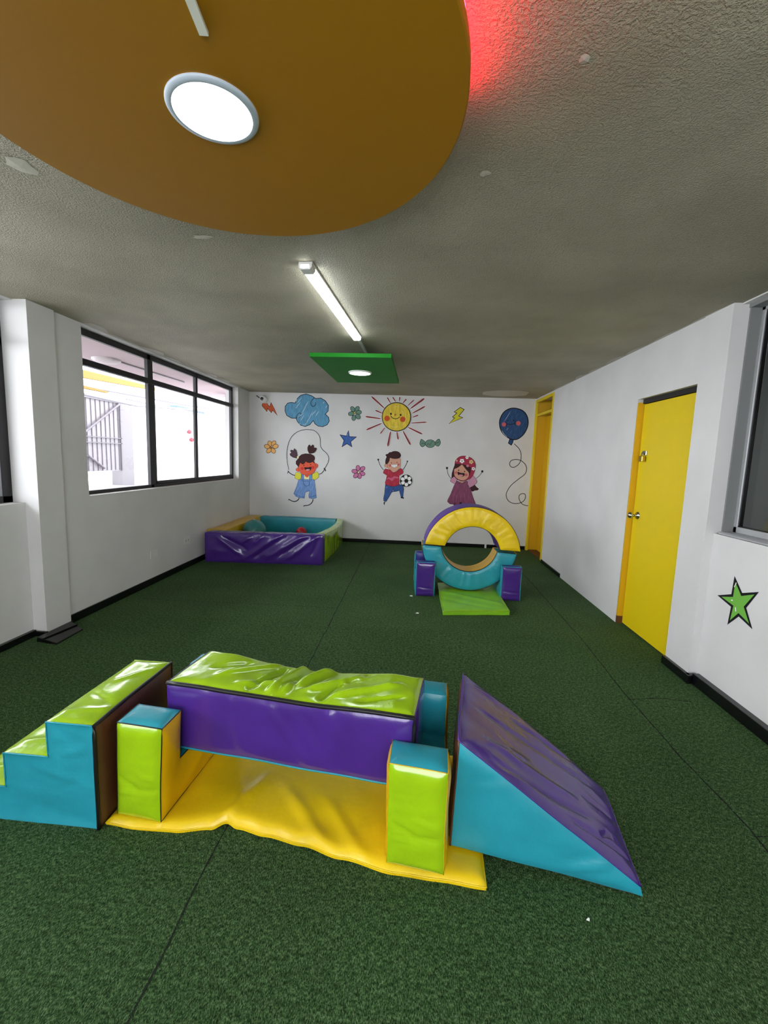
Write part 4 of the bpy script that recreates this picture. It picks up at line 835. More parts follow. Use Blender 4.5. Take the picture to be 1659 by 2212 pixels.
  ('f','white_border',[1396,6522,1390,6478,1368,6441,1333,6415,1291,6405,1248,6412,1210,6435,1183,6471,1172,6514,1178,6557,1201,6594,1236,6620,1278,6630,1321,6623,1359,6600,1385,6564],1),
  ('f','white_border',[1606,6553,1600,6510,1577,6473,1543,6447,1500,6437,1457,6444,1419,6467,1393,6503,1382,6545,1388,6589,1410,6626,1445,6652,1487,6662,1530,6655,1568,6632,1595,6596],1),
  ('f','maroon_line',[1495,6391,1491,6360,1475,6332,1450,6314,1419,6307,1387,6312,1360,6328,1341,6354,1333,6385,1337,6417,1353,6444,1379,6463,1409,6470,1441,6465,1468,6448,1487,6422],1),
  ('f','cream_dark',[1346,7483,1338,7430,1311,7385,1269,7354,1217,7342,1164,7350,1118,7378,1086,7422,1073,7474,1080,7527,1107,7572,1150,7603,1201,7616,1254,7607,1300,7579,1332,7535],1),
  ('f','cream_dark',[1185,7283,1177,7231,1150,7185,1108,7154,1056,7142,1003,7150,957,7178,925,7222,911,7274,919,7327,946,7372,988,7404,1040,7416,1093,7407,1139,7379,1171,7336],1),
  ('f','cream_dark',[942,7380,934,7327,907,7282,864,7250,813,7238,760,7247,714,7275,682,7319,668,7371,676,7424,703,7469,745,7500,797,7512,850,7504,896,7476,928,7432],1),
  ('f','cream_dark',[953,7639,945,7587,918,7541,875,7510,824,7498,771,7506,725,7535,693,7578,679,7630,687,7683,714,7728,756,7760,808,7772,861,7763,907,7735,939,7692],1),
  ('f','cream_dark',[1202,7703,1195,7650,1168,7605,1125,7574,1074,7562,1021,7570,975,7598,943,7642,929,7694,937,7747,964,7792,1006,7823,1058,7836,1111,7827,1157,7799,1189,7755],1),
  ('f','ochre',[1088,7497,1083,7458,1063,7425,1032,7403,995,7394,956,7400,923,7421,899,7452,890,7490,895,7528,915,7561,946,7584,983,7593,1021,7586,1055,7566,1078,7534],1),
  ('f','tongue_pink',[667,6827,662,6793,645,6764,618,6744,585,6736,551,6742,522,6760,501,6788,493,6821,498,6855,515,6884,542,6904,575,6911,609,6906,638,6888,659,6860],1),
  ('f','tongue_pink',[578,6689,573,6656,556,6627,528,6607,495,6599,462,6604,432,6622,412,6650,403,6683,408,6717,425,6746,453,6766,486,6774,519,6768,549,6750,569,6723],1),
  ('f','tongue_pink',[418,6735,413,6701,396,6672,368,6652,335,6645,302,6650,272,6668,252,6696,243,6729,248,6763,265,6792,293,6812,326,6820,359,6814,389,6796,409,6768],1),
  ('f','tongue_pink',[408,6901,404,6867,386,6838,359,6818,326,6811,292,6816,263,6834,243,6862,234,6895,239,6929,256,6958,283,6978,316,6985,350,6980,379,6962,400,6934],1),
  ('f','tongue_pink',[562,6958,558,6924,540,6895,513,6875,480,6867,447,6873,417,6891,397,6918,388,6952,393,6985,410,7014,437,7034,470,7042,504,7037,533,7019,554,6991],1),
  ('f','stripe_pink',[503,6821,499,6797,487,6776,467,6761,443,6756,419,6760,397,6773,382,6793,376,6817,380,6841,392,6862,412,6877,436,6882,460,6878,482,6865,497,6845],1),
  ('f','cream_dark',[-1275,7608,-1278,7539,-1294,7479,-1321,7439,-1355,7424,-1391,7436,-1422,7475,-1445,7533,-1456,7602,-1452,7672,-1436,7731,-1409,7771,-1375,7786,-1339,7774,-1308,7735,-1285,7677],1),
  ('f','cheek_rose',[-1190,5663,-1202,5581,-1244,5511,-1311,5462,-1391,5443,-1473,5456,-1544,5500,-1594,5567,-1614,5648,-1602,5730,-1560,5801,-1494,5850,-1414,5869,-1332,5855,-1261,5812,-1211,5744],1),
  ('f','cheek_rose',[512,5354,500,5264,454,5187,381,5133,294,5112,204,5127,126,5175,72,5249,49,5337,62,5427,108,5504,180,5557,268,5578,357,5564,435,5516,490,5442],1),
  ('f','ink',[-873,6055,-879,6018,-898,5986,-927,5964,-964,5956,-1001,5962,-1033,5981,-1055,6012,-1065,6048,-1059,6085,-1040,6117,-1010,6139,-974,6148,-937,6142,-905,6122,-883,6092],1),
  ('f','ink',[99,5887,94,5848,74,5814,42,5791,4,5782,-35,5788,-69,5809,-92,5841,-102,5880,-96,5918,-76,5952,-45,5975,-7,5984,32,5978,66,5957,89,5925],1),
  ('f','cheek_rose',[-521,5880,-523,5862,-532,5847,-546,5837,-563,5833,-581,5836,-596,5845,-607,5859,-611,5877,-609,5894,-600,5909,-586,5920,-568,5924,-551,5921,-536,5912,-525,5897],1),
  ('f','mouth_dark',[-1151,5690,-1031,5796,-772,5678,-415,5615,-63,5627,24,5428,-37,5172,-382,5007,-791,5094,-1057,5338],1),
  ('f','tongue_pink',[-952,5266,-603,5365,-194,5268,-384,5042,-764,5069],1),
  ('f','face_tan',[-36,4144,-57,4085,-125,4032,-228,3995,-351,3979,-475,3986,-582,4015,-654,4062,-682,4120,-661,4179,-593,4231,-490,4268,-367,4284,-243,4277,-137,4248,-64,4201],1),
  ('s','maroon_line',35,[-36,4144,-57,4085,-125,4032,-228,3995,-351,3979,-475,3986,-582,4015,-654,4062,-682,4120,-661,4179,-593,4231,-490,4268,-367,4284,-243,4277,-137,4248,-64,4201],1,1,0),
  ('f','dress_light',[-771,4076,-778,4001,-805,3938,-849,3894,-902,3877,-957,3890,-1005,3930,-1039,3992,-1054,4065,-1047,4140,-1020,4204,-976,4247,-923,4264,-868,4251,-820,4211,-786,4149],1),
  ('s','maroon_line',35,[-771,4076,-778,4001,-805,3938,-849,3894,-902,3877,-957,3890,-1005,3930,-1039,3992,-1054,4065,-1047,4140,-1020,4204,-976,4247,-923,4264,-868,4251,-820,4211,-786,4149],1,1,0),
  ('s','ink',122,[-1262,644,-1475,326],0,0,1),
  ('f','ink',[-202,703,-185,644,-198,577,-240,512,-303,459,-379,427,-455,419,-521,438,-565,481,-582,540,-569,607,-527,672,-464,724,-388,757,-312,764,-247,745],1),
 ]),
 ('sun_decal', 'painted smiling yellow sun with red rays near the top of the back wall', 'wall decal', None, False, -0.303, 1.641, [
  ('s','white_border',359,[-4162,7985,-3044,7054,-1925,6122],0,0,0),
  ('s','white_border',275,[-1572,7914,-1281,7451,-989,6988],0,0,0),
  ('s','white_border',275,[-680,7970,-426,7607,-172,7244],0,0,0),
  ('s','white_border',274,[486,8032,447,7679,409,7326],0,0,0),
  ('s','white_border',301,[1560,7723,1282,7381,1004,7039],0,0,0),
  ('s','white_border',260,[2831,7621,2320,7139,1808,6656],0,0,0),
  ('s','white_border',409,[4457,7895,3368,7049,2273,6198],0,0,0),
  ('s','white_border',327,[4650,6629,3633,6049,2612,5466],0,0,0),
  ('s','white_border',288,[3618,5203,3146,5015,2673,4827],0,0,0),
  ('s','white_border',288,[5037,4115,3704,3993,2368,3870],0,0,0),
  ('s','white_border',358,[4403,2163,3192,2689,1981,3214],0,0,0),
  ('s','white_border',388,[2545,363,1877,1473,1211,2579],0,0,0),
  ('s','white_border',333,[467,1190,340,1802,213,2414],0,0,0),
  ('s','white_border',404,[-1195,4,-1012,1230,-829,2451],0,0,0),
  ('s','white_border',251,[-2517,1991,-2169,2514,-1821,3036],0,0,0),
  ('s','white_border',349,[-4838,2573,-3564,3157,-2296,3739],0,0,0),
  ('s','white_border',348,[-5038,4717,-3747,4582,-2458,4448],0,0,0),
  ('s','white_border',305,[-3437,5778,-2875,5556,-2314,5334],0,0,0),
  ('s','white_border',247,[2395,4887,2253,4002,1775,3240,1034,2716,140,2514,-767,2664,-1550,3144,-2086,3880,-2295,4758,-2145,5644,-1661,6401,-918,6917,-30,7113,870,6962,1646,6487,2182,5759],1,1,0),
  ('s','ray_red',290,[-4162,7985,-3044,7054,-1925,6122],0,0,2),
  ('s','maroon_line',110,[-4132,8019,-3014,7088,-1925,6122],0,0,2),
  ('s','ray_red',206,[-1572,7914,-1281,7451,-989,6988],0,0,2),
  ('s','maroon_line',78,[-1544,7931,-1252,7468,-989,6988],0,0,2),
  ('s','ray_red',206,[-680,7970,-426,7607,-172,7244],0,0,2),
  ('s','maroon_line',78,[-652,7987,-399,7625,-172,7244],0,0,2),
  ('s','ray_red',206,[486,8032,447,7679,409,7326],0,0,2),
  ('s','maroon_line',78,[518,8028,480,7675,409,7326],0,0,2),
  ('s','ray_red',233,[1560,7723,1282,7381,1004,7039],0,0,2),
  ('s','maroon_line',88,[1590,7700,1312,7359,1004,7039],0,0,2),
  ('s','ray_red',191,[2831,7621,2320,7139,1808,6656],0,0,2),
  ('s','maroon_line',73,[2852,7599,2342,7118,1808,6656],0,0,2),
  ('s','ray_red',340,[4457,7895,3368,7049,2273,6198],0,0,2),
  ('s','maroon_line',129,[4492,7853,3402,7007,2273,6198],0,0,2),
  ('s','ray_red',259,[4650,6629,3633,6049,2612,5466],0,0,2),
  ('s','maroon_line',99,[4672,6594,3654,6013,2612,5466],0,0,2),
  ('s','ray_red',219,[3618,5203,3146,5015,2673,4827],0,0,2),
  ('s','maroon_line',83,[3632,5171,3159,4983,2673,4827],0,0,2),
  ('s','ray_red',219,[5037,4115,3704,3993,2368,3870],0,0,2),
  ('s','maroon_line',83,[5041,4081,3708,3958,2368,3870],0,0,2),
  ('s','ray_red',289,[4403,2163,3192,2689,1981,3214],0,0,2),
  ('s','maroon_line',110,[4385,2121,3174,2647,1981,3214],0,0,2),
  ('s','ray_red',318,[2545,363,1877,1473,1211,2579],0,0,2),
  ('s','maroon_line',121,[2502,337,1834,1447,1211,2579],0,0,2),
  ('s','ray_red',264,[467,1190,340,1802,213,2414],0,0,2),
  ('s','maroon_line',100,[426,1182,299,1794,213,2414],0,0,2),
  ('s','ray_red',335,[-1195,4,-1012,1230,-829,2451],0,0,2),
  ('s','maroon_line',127,[-1248,12,-1064,1238,-829,2451],0,0,2),
  ('s','ray_red',181,[-2517,1991,-2169,2514,-1821,3036],0,0,2),
  ('s','maroon_line',69,[-2541,2006,-2193,2530,-1821,3036],0,0,2),
  ('s','ray_red',279,[-4838,2573,-3564,3157,-2296,3739],0,0,2),
  ('s','maroon_line',106,[-4857,2612,-3583,3196,-2296,3739],0,0,2),
  ('s','ray_red',278,[-5038,4717,-3747,4582,-2458,4448],0,0,2),
  ('s','maroon_line',106,[-5034,4760,-3742,4626,-2458,4448],0,0,2),
  ('s','ray_red',236,[-3437,5778,-2875,5556,-2314,5334],0,0,2),
  ('s','maroon_line',90,[-3423,5812,-2861,5590,-2314,5334],0,0,2),
  ('f','sun_yellow',[2395,4887,2253,4002,1775,3240,1034,2716,140,2514,-767,2664,-1550,3144,-2086,3880,-2295,4758,-2145,5644,-1661,6401,-918,6917,-30,7113,870,6962,1646,6487,2182,5759],1),
  ('s','ink',117,[2395,4887,2253,4002,1775,3240,1034,2716,140,2514,-767,2664,-1550,3144,-2086,3880,-2295,4758,-2145,5644,-1661,6401,-918,6917,-30,7113,870,6962,1646,6487,2182,5759],1,1,0),
  ('f','cheek_orange',[-1013,4542,-1042,4370,-1136,4222,-1281,4121,-1454,4082,-1630,4111,-1782,4204,-1886,4347,-1926,4517,-1897,4689,-1803,4837,-1658,4938,-1485,4977,-1309,4948,-1158,4855,-1054,4713],1),
  ('f','cheek_orange',[1559,4458,1531,4286,1438,4138,1294,4037,1122,3998,946,4027,795,4120,691,4262,650,4432,678,4604,771,4752,915,4853,1087,4891,1262,4862,1413,4769,1518,4627],1),
  ('f','ink',[-715,5289,-723,5219,-752,5159,-798,5118,-853,5102,-909,5115,-957,5153,-991,5211,-1004,5281,-996,5351,-967,5411,-921,5452,-866,5467,-810,5455,-762,5417,-728,5358],1),
  ('f','ink',[877,5149,869,5079,840,5019,795,4978,740,4963,684,4975,635,5014,602,5072,588,5141,597,5212,626,5272,671,5312,726,5328,782,5315,830,5277,864,5219],1),
  ('f','ochre',[36,5160,25,5098,-9,5044,-61,5008,-124,4994,-188,5004,-243,5038,-280,5090,-295,5151,-285,5214,-251,5267,-199,5304,-136,5318,-72,5307,-17,5274,21,5222],1),
  ('s','ink',90,[-882,4932,-524,4603,-37,4508,372,4648,640,4872],0,1,0),
  ('s','sun_pale',76,[806,5924,1131,5528,1184,5056],0,1,1),
  ('s','sun_pale',62,[1517,5335,1613,4662,1433,3980,939,3354],0,1,1),
  ('s','sun_pale',62,[-518,6361,-108,6439,443,6419],0,1,1),
  ('s','sun_pale',62,[-963,3300,-194,3118,627,3379],0,1,1),
 ]),
 ('balloon_decal', 'painted navy balloon with a face and a long curly string beside the yellow door frame', 'wall decal', None, False, 1.682, 0.742, [
  ('s','white_border',161,[-1220,10716,-613,10694,-663,10247,-875,9794,-1381,10103],1,0,0),
  ('s','white_border',224,[-1592,15601,-559,15708,585,15340,1280,14563,1548,13612,1459,12649,1008,11671,257,10923,-453,10699,-1188,10838,-2115,11416,-2732,12205,-2997,13163,-2934,14048,-2435,15021],1,1,0),
  ('s','ink',89,[-448,10051,371,9306,745,8586,837,7856,762,7200,398,6614,-224,6223,-719,6329,-953,6773,-705,7314,12,7501,831,7365,1604,6737,1835,6008,1636,5179,565,4233,-506,3199,-1086,2096,-1117,1343,-658,608,187,265,1002,340,1712,703,1997,1298,1873,1877,1379,1941,954,1591,1042,927,1497,276,2171,10,2990,1],0,1,0),
  ('f','balloon_navy',[-1220,10716,-613,10694,-663,10247,-875,9794,-1381,10103],0),
  ('s','ink',97,[-1220,10716,-613,10694,-663,10247,-875,9794,-1381,10103],1,0,0),
  ('f','balloon_navy',[-1592,15601,-559,15708,585,15340,1280,14563,1548,13612,1459,12649,1008,11671,257,10923,-453,10699,-1188,10838,-2115,11416,-2732,12205,-2997,13163,-2934,14048,-2435,15021],1),
  ('s','ink',136,[-1592,15601,-559,15708,585,15340,1280,14563,1548,13612,1459,12649,1008,11671,257,10923,-453,10699,-1188,10838,-2115,11416,-2732,12205,-2997,13163,-2934,14048,-2435,15021],1,1,0),
  ('f','cheek_rose',[-1953,13097,-1970,12967,-2036,12856,-2141,12779,-2268,12750,-2399,12772,-2514,12842,-2594,12949,-2628,13077,-2611,13207,-2545,13318,-2440,13394,-2313,13424,-2182,13402,-2068,13332,-1987,13225],1),
  ('f','cheek_rose',[366,13355,349,13217,279,13098,168,13016,32,12985,-108,13008,-231,13083,-317,13198,-354,13335,-336,13473,-266,13592,-155,13673,-19,13704,121,13681,243,13606,329,13492],1),
  ('f','ink',[-1625,13724,-1630,13687,-1649,13655,-1679,13633,-1715,13625,-1752,13631,-1785,13651,-1808,13682,-1818,13718,-1813,13755,-1794,13787,-1764,13809,-1728,13817,-1691,13811,-1658,13791,-1635,13760],1),
  ('f','ink',[-666,13790,-671,13750,-692,13716,-724,13693,-763,13684,-804,13690,-839,13712,-864,13745,-874,13785,-869,13825,-849,13859,-817,13882,-778,13891,-737,13885,-702,13863,-677,13830],1),
  ('s','ink',72,[-1832,13213,-1262,13116,-590,13272],0,1,0),
  ('s','ink',72,[-1949,13514,-1831,13197,-1868,12794],0,1,0),
  ('s','ink',72,[-503,13755,-599,13392,-469,13035],0,1,0),
  ('s','denim_pale',72,[-1328,15250,-2316,13464],0,0,1),
  ('s','denim_pale',64,[-1549,12602,-1801,12152],0,0,1),
  ('s','white_border',56,[-2609,12168,-2206,11575,-1605,11028],0,1,1),
  ('s','balloon_pale',48,[-30,15006,-614,14192],0,0,1),
  ('s','balloon_pale',48,[642,14545,-238,13402],0,0,1),
  ('s','balloon_pale',48,[413,13260,-470,12110],0,0,1),
  ('s','balloon_pale',48,[-882,12259,-1240,11604],0,0,1),
  ('s','balloon_pale',48,[-287,11794,-724,11135],0,0,1),
  ('s','balloon_pale',48,[1018,13757,447,12780],0,0,1),
 ]),
 ('cloud_decal', 'painted blue scribbled cloud at the top left of the back wall', 'wall decal', None, False, -1.79, 1.922, [
  ('s','white_border',187,[-2051,3804,-1745,4487,-1130,5100,-202,5346,731,5070,1433,4640,2281,4736,3060,4308,3583,3574,3552,2675,3097,2137,3649,1626,3768,1026,3437,413,2666,58,1887,142,1336,504,1064,1026,481,329,-296,3,-1081,208,-1634,799,-1874,1323,-2656,1331,-3442,1734,-3760,2481,-3733,3235,-3298,3773,-2675,3909],1,0,0),
  ('f','cloud_blue',[-2051,3804,-1745,4487,-1130,5100,-202,5346,731,5070,1433,4640,2281,4736,3060,4308,3583,3574,3552,2675,3097,2137,3649,1626,3768,1026,3437,413,2666,58,1887,142,1336,504,1064,1026,481,329,-296,3,-1081,208,-1634,799,-1874,1323,-2656,1331,-3442,1734,-3760,2481,-3733,3235,-3298,3773,-2675,3909],0),
  ('s','ink',93,[-2051,3804,-1745,4487,-1130,5100,-202,5346,731,5070,1433,4640,2281,4736,3060,4308,3583,3574,3552,2675,3097,2137,3649,1626,3768,1026,3437,413,2666,58,1887,142,1336,504,1064,1026,481,329,-296,3,-1081,208,-1634,799,-1874,1323,-2656,1331,-3442,1734,-3760,2481,-3733,3235,-3298,3773,-2675,3909],1,0,0),
  ('s','ink',77,[1169,4708,710,4249,625,3678,986,3327,1370,3592,1441,4043],0,1,0),
  ('s','ink',78,[-1843,1399,-1567,2011,-1179,2218,-1020,1950,-1251,1567,-1874,1353],0,1,0),
  ('s','cloud_pale',93,[-894,4807,-1739,3737],0,0,1),
  ('s','cloud_pale',93,[-1119,4053,-1965,2905],0,0,1),
  ('s','cloud_pale',93,[-178,3327,-944,2103],0,0,1),
  ('s','cloud_pale',93,[276,4238,-486,3019],0,0,1),
  ('s','cloud_pale',93,[920,2454,314,1232],0,0,1),
  ('s','cloud_pale',93,[1537,2771,773,1848],0,0,1),
  ('s','cloud_pale',93,[2004,2634,1397,1714],0,0,1),
  ('s','cloud_pale',93,[466,1538,-145,462],0,0,1),
  ('s','cloud_pale',94,[-474,1965,-1088,890],0,0,1),
  ('s','cloud_pale',93,[2909,4154,2605,3848],0,0,1),
  ('s','cloud_pale',93,[3382,3569,3081,3112],0,0,1),
  ('s','cloud_pale',94,[-1085,587,-1316,277],0,0,1),
  ('s','cloud_pale',94,[-458,454,-689,144],0,0,1),
  ('s','cloud_pale',94,[-147,614,-376,122],0,0,1),
  ('s','cloud_pale',93,[-1747,4636,-1897,4033],0,0,1),
  ('s','cloud_pale',93,[-478,2267,-1717,1327],0,0,1),
 ]),
 ('flower_decal', 'small painted green flower between the cloud and the sun', 'wall decal', 'painted flowers on the back wall', False, -0.987, 2.043, [
  ('s','white_border',154,[-628,2253,-496,2288,-348,2259,-207,2168,-94,2032,-27,1869,-15,1705,-61,1564,-157,1469,-289,1434,-437,1464,-578,1554,-691,1691,-758,1854,-770,2018,-724,2158],1,1,0),
  ('s','white_border',154,[588,2316,684,2222,731,2082,720,1918,653,1755,541,1617,400,1526,253,1495,120,1529,24,1623,-22,1763,-11,1927,56,2090,168,2228,309,2319,456,2350],1,1,0),
  ('s','white_border',154,[1097,1438,1082,1305,999,1183,861,1088,688,1036,508,1034,346,1084,229,1177,174,1299,190,1431,273,1554,411,1649,584,1700,764,1702,925,1652,1042,1560],1,1,0),
  ('s','white_border',154,[829,340,708,278,556,278,399,338,259,450,158,596,112,754,127,901,201,1014,323,1075,474,1075,631,1015,771,904,872,758,918,599,903,452],1,1,0),
  ('s','white_border',154,[-236,-3,-362,51,-457,165,-508,323,-507,500,-453,668,-356,804,-229,885,-93,900,32,847,128,733,179,576,177,399,124,230,27,94,-100,13],1,1,0),
  ('s','white_border',154,[-1096,1001,-1094,1135,-1023,1265,-894,1373,-727,1441,-547,1460,-381,1426,-255,1345,-188,1229,-190,1095,-261,965,-390,857,-557,789,-737,770,-903,804,-1029,885],1,1,0),
  ('f','flower_green',[-628,2253,-496,2288,-348,2259,-207,2168,-94,2032,-27,1869,-15,1705,-61,1564,-157,1469,-289,1434,-437,1464,-578,1554,-691,1691,-758,1854,-770,2018,-724,2158],1),
  ('s','ink',64,[-628,2253,-496,2288,-348,2259,-207,2168,-94,2032,-27,1869,-15,1705,-61,1564,-157,1469,-289,1434,-437,1464,-578,1554,-691,1691,-758,1854,-770,2018,-724,2158],1,1,0),
  ('f','flower_green',[588,2316,684,2222,731,2082,720,1918,653,1755,541,1617,400,1526,253,1495,120,1529,24,1623,-22,1763,-11,1927,56,2090,168,2228,309,2319,456,2350],1),
  ('s','ink',64,[588,2316,684,2222,731,2082,720,1918,653,1755,541,1617,400,1526,253,1495,120,1529,24,1623,-22,1763,-11,1927,56,2090,168,2228,309,2319,456,2350],1,1,0),
  ('f','flower_green',[1097,1438,1082,1305,999,1183,861,1088,688,1036,508,1034,346,1084,229,1177,174,1299,190,1431,273,1554,411,1649,584,1700,764,1702,925,1652,1042,1560],1),
  ('s','ink',64,[1097,1438,1082,1305,999,1183,861,1088,688,1036,508,1034,346,1084,229,1177,174,1299,190,1431,273,1554,411,1649,584,1700,764,1702,925,1652,1042,1560],1,1,0),
  ('f','flower_green',[829,340,708,278,556,278,399,338,259,450,158,596,112,754,127,901,201,1014,323,1075,474,1075,631,1015,771,904,872,758,918,599,903,452],1),
  ('s','ink',64,[829,340,708,278,556,278,399,338,259,450,158,596,112,754,127,901,201,1014,323,1075,474,1075,631,1015,771,904,872,758,918,599,903,452],1,1,0),
  ('f','flower_green',[-236,-3,-362,51,-457,165,-508,323,-507,500,-453,668,-356,804,-229,885,-93,900,32,847,128,733,179,576,177,399,124,230,27,94,-100,13],1),
  ('s','ink',64,[-236,-3,-362,51,-457,165,-508,323,-507,500,-453,668,-356,804,-229,885,-93,900,32,847,128,733,179,576,177,399,124,230,27,94,-100,13],1,1,0),
  ('f','flower_green',[-1096,1001,-1094,1135,-1023,1265,-894,1373,-727,1441,-547,1460,-381,1426,-255,1345,-188,1229,-190,1095,-261,965,-390,857,-557,789,-737,770,-903,804,-1029,885],1),
  ('s','ink',64,[-1096,1001,-1094,1135,-1023,1265,-894,1373,-727,1441,-547,1460,-381,1426,-255,1345,-188,1229,-190,1095,-261,965,-390,857,-557,789,-737,770,-903,804,-1029,885],1,1,0),
  ('f','flower_green',[188,1273,173,1189,127,1117,56,1068,-30,1049,-116,1063,-189,1109,-240,1178,-259,1261,-244,1345,-197,1417,-126,1466,-41,1485,45,1470,119,1425,169,1356],1),
  ('f','lemon',[136,1272,124,1208,89,1153,34,1115,-31,1101,-97,1112,-153,1146,-191,1199,-206,1262,-194,1326,-159,1381,-104,1419,-39,1433,26,1422,83,1388,121,1335],1),
  ('s','ink',51,[136,1272,124,1208,89,1153,34,1115,-31,1101,-97,1112,-153,1146,-191,1199,-206,1262,-194,1326,-159,1381,-104,1419,-39,1433,26,1422,83,1388,121,1335],1,1,0),
 ]),
 ('flower_decal', 'small painted pink flower left of the red-shirted boy', 'wall decal', 'painted flowers on the back wall', False, -0.904, 1.086, [
  ('s','white_border',156,[-159,2223,-21,2211,108,2130,208,1993,264,1821,267,1639,217,1476,122,1357,-4,1299,-143,1311,-272,1392,-372,1529,-428,1701,-431,1883,-381,2046,-285,2165],1,1,0),
  ('s','white_border',156,[1023,2006,1089,1886,1093,1735,1034,1575,921,1431,772,1325,608,1273,455,1283,337,1354,270,1474,267,1626,326,1786,439,1929,588,2035,752,2087,904,2077],1,1,0),
  ('s','white_border',156,[1122,736,1047,619,915,541,745,514,564,541,399,619,275,735,211,873,217,1011,292,1128,424,1206,594,1233,775,1206,940,1128,1064,1012,1128,874],1,1,0),
  ('s','white_border',157,[310,2,170,2,34,72,-78,200,-148,368,-168,549,-132,716,-47,844,74,913,213,912,349,843,461,715,532,547,551,366,516,199,431,71],1,1,0),
  ('s','white_border',157,[-735,145,-815,258,-836,409,-796,575,-699,731,-562,854,-405,924,-251,932,-125,875,-45,763,-24,613,-64,447,-160,290,-297,167,-455,96,-609,89],1,1,0),
  ('s','white_border',157,[-1130,1294,-1067,1418,-943,1508,-777,1553,-593,1544,-421,1483,-286,1380,-208,1249,-200,1112,-263,988,-387,897,-553,853,-737,862,-909,922,-1045,1026,-1122,1156],1,1,0),
  ('f','flower_pink',[-159,2223,-21,2211,108,2130,208,1993,264,1821,267,1639,217,1476,122,1357,-4,1299,-143,1311,-272,1392,-372,1529,-428,1701,-431,1883,-381,2046,-285,2165],1),
  ('s','ink',65,[-159,2223,-21,2211,108,2130,208,1993,264,1821,267,1639,217,1476,122,1357,-4,1299,-143,1311,-272,1392,-372,1529,-428,1701,-431,1883,-381,2046,-285,2165],1,1,0),
  ('f','flower_pink',[1023,2006,1089,1886,1093,1735,1034,1575,921,1431,772,1325,608,1273,455,1283,337,1354,270,1474,267,1626,326,1786,439,1929,588,2035,752,2087,904,2077],1),
  ('s','ink',65,[1023,2006,1089,1886,1093,1735,1034,1575,921,1431,772,1325,608,1273,455,1283,337,1354,270,1474,267,1626,326,1786,439,1929,588,2035,752,2087,904,2077],1,1,0),
  ('f','flower_pink',[1122,736,1047,619,915,541,745,514,564,541,399,619,275,735,211,873,217,1011,292,1128,424,1206,594,1233,775,1206,940,1128,1064,1012,1128,874],1),
  ('s','ink',65,[1122,736,1047,619,915,541,745,514,564,541,399,619,275,735,211,873,217,1011,292,1128,424,1206,594,1233,775,1206,940,1128,1064,1012,1128,874],1,1,0),
  ('f','flower_pink',[310,2,170,2,34,72,-78,200,-148,368,-168,549,-132,716,-47,844,74,913,213,912,349,843,461,715,532,547,551,366,516,199,431,71],1),
  ('s','ink',65,[310,2,170,2,34,72,-78,200,-148,368,-168,549,-132,716,-47,844,74,913,213,912,349,843,461,715,532,547,551,366,516,199,431,71],1,1,0),
  ('f','flower_pink',[-735,145,-815,258,-836,409,-796,575,-699,731,-562,854,-405,924,-251,932,-125,875,-45,763,-24,613,-64,447,-160,290,-297,167,-455,96,-609,89],1),
  ('s','ink',65,[-735,145,-815,258,-836,409,-796,575,-699,731,-562,854,-405,924,-251,932,-125,875,-45,763,-24,613,-64,447,-160,290,-297,167,-455,96,-609,89],1,1,0),
  ('f','flower_pink',[-1130,1294,-1067,1418,-943,1508,-777,1553,-593,1544,-421,1483,-286,1380,-208,1249,-200,1112,-263,988,-387,897,-553,853,-737,862,-909,922,-1045,1026,-1122,1156],1),
  ('s','ink',65,[-1130,1294,-1067,1418,-943,1508,-777,1553,-593,1544,-421,1483,-286,1380,-208,1249,-200,1112,-263,988,-387,897,-553,853,-737,862,-909,922,-1045,1026,-1122,1156],1,1,0),
  ('f','flower_pink',[261,1074,246,988,199,913,127,862,40,841,-47,855,-122,902,-173,973,-193,1058,-178,1145,-130,1219,-58,1271,28,1291,116,1277,190,1231,242,1160],1),
  ('f','cream',[208,1072,196,1006,160,949,105,910,39,895,-28,905,-85,940,-124,995,-139,1060,-128,1126,-91,1183,-36,1222,30,1238,96,1227,154,1192,193,1138],1),
  ('s','ink',52,[208,1072,196,1006,160,949,105,910,39,895,-28,905,-85,940,-124,995,-139,1060,-128,1126,-91,1183,-36,1222,30,1238,96,1227,154,1192,193,1138],1,1,0),
 ]),
 ('flower_decal', 'small painted orange flower left of the skipping girl', 'wall decal', 'painted flowers on the back wall', False, -2.397, 1.461, [
  ('s','white_border',152,[-404,2055,-260,2064,-116,2004,7,1883,90,1719,120,1537,92,1365,11,1229,-111,1150,-255,1140,-400,1201,-523,1322,-605,1487,-635,1669,-607,1840,-526,1976],1,1,0),
  ('s','white_border',152,[655,2090,757,1994,806,1848,794,1675,723,1501,605,1353,456,1253,301,1216,161,1249,60,1345,11,1491,23,1664,94,1838,213,1986,361,2086,516,2122],1,1,0),
  ('s','white_border',152,[1196,1329,1203,1189,1136,1046,1008,923,837,837,648,802,472,823,335,898,257,1014,251,1154,317,1296,446,1420,618,1505,805,1540,981,1519,1119,1445],1,1,0),
  ('s','white_border',153,[621,52,486,-2,327,11,169,87,36,216,-52,378,-81,549,-48,702,43,813,178,867,337,855,494,779,627,650,715,488,745,317,712,164],1,1,0),
  ('s','white_border',153,[-724,54,-810,165,-835,318,-797,489,-701,652,-561,783,-399,862,-240,876,-107,824,-22,714,4,562,-34,391,-130,227,-270,96,-432,17,-591,2],1,1,0),
  ('s','white_border',153,[-1204,1240,-1126,1361,-988,1443,-812,1474,-623,1450,-452,1375,-323,1258,-257,1120,-263,979,-341,859,-479,776,-656,744,-844,768,-1016,844,-1145,961,-1211,1100],1,1,0),
  ('f','flower_orange',[-404,2055,-260,2064,-116,2004,7,1883,90,1719,120,1537,92,1365,11,1229,-111,1150,-255,1140,-400,1201,-523,1322,-605,1487,-635,1669,-607,1840,-526,1976],1),
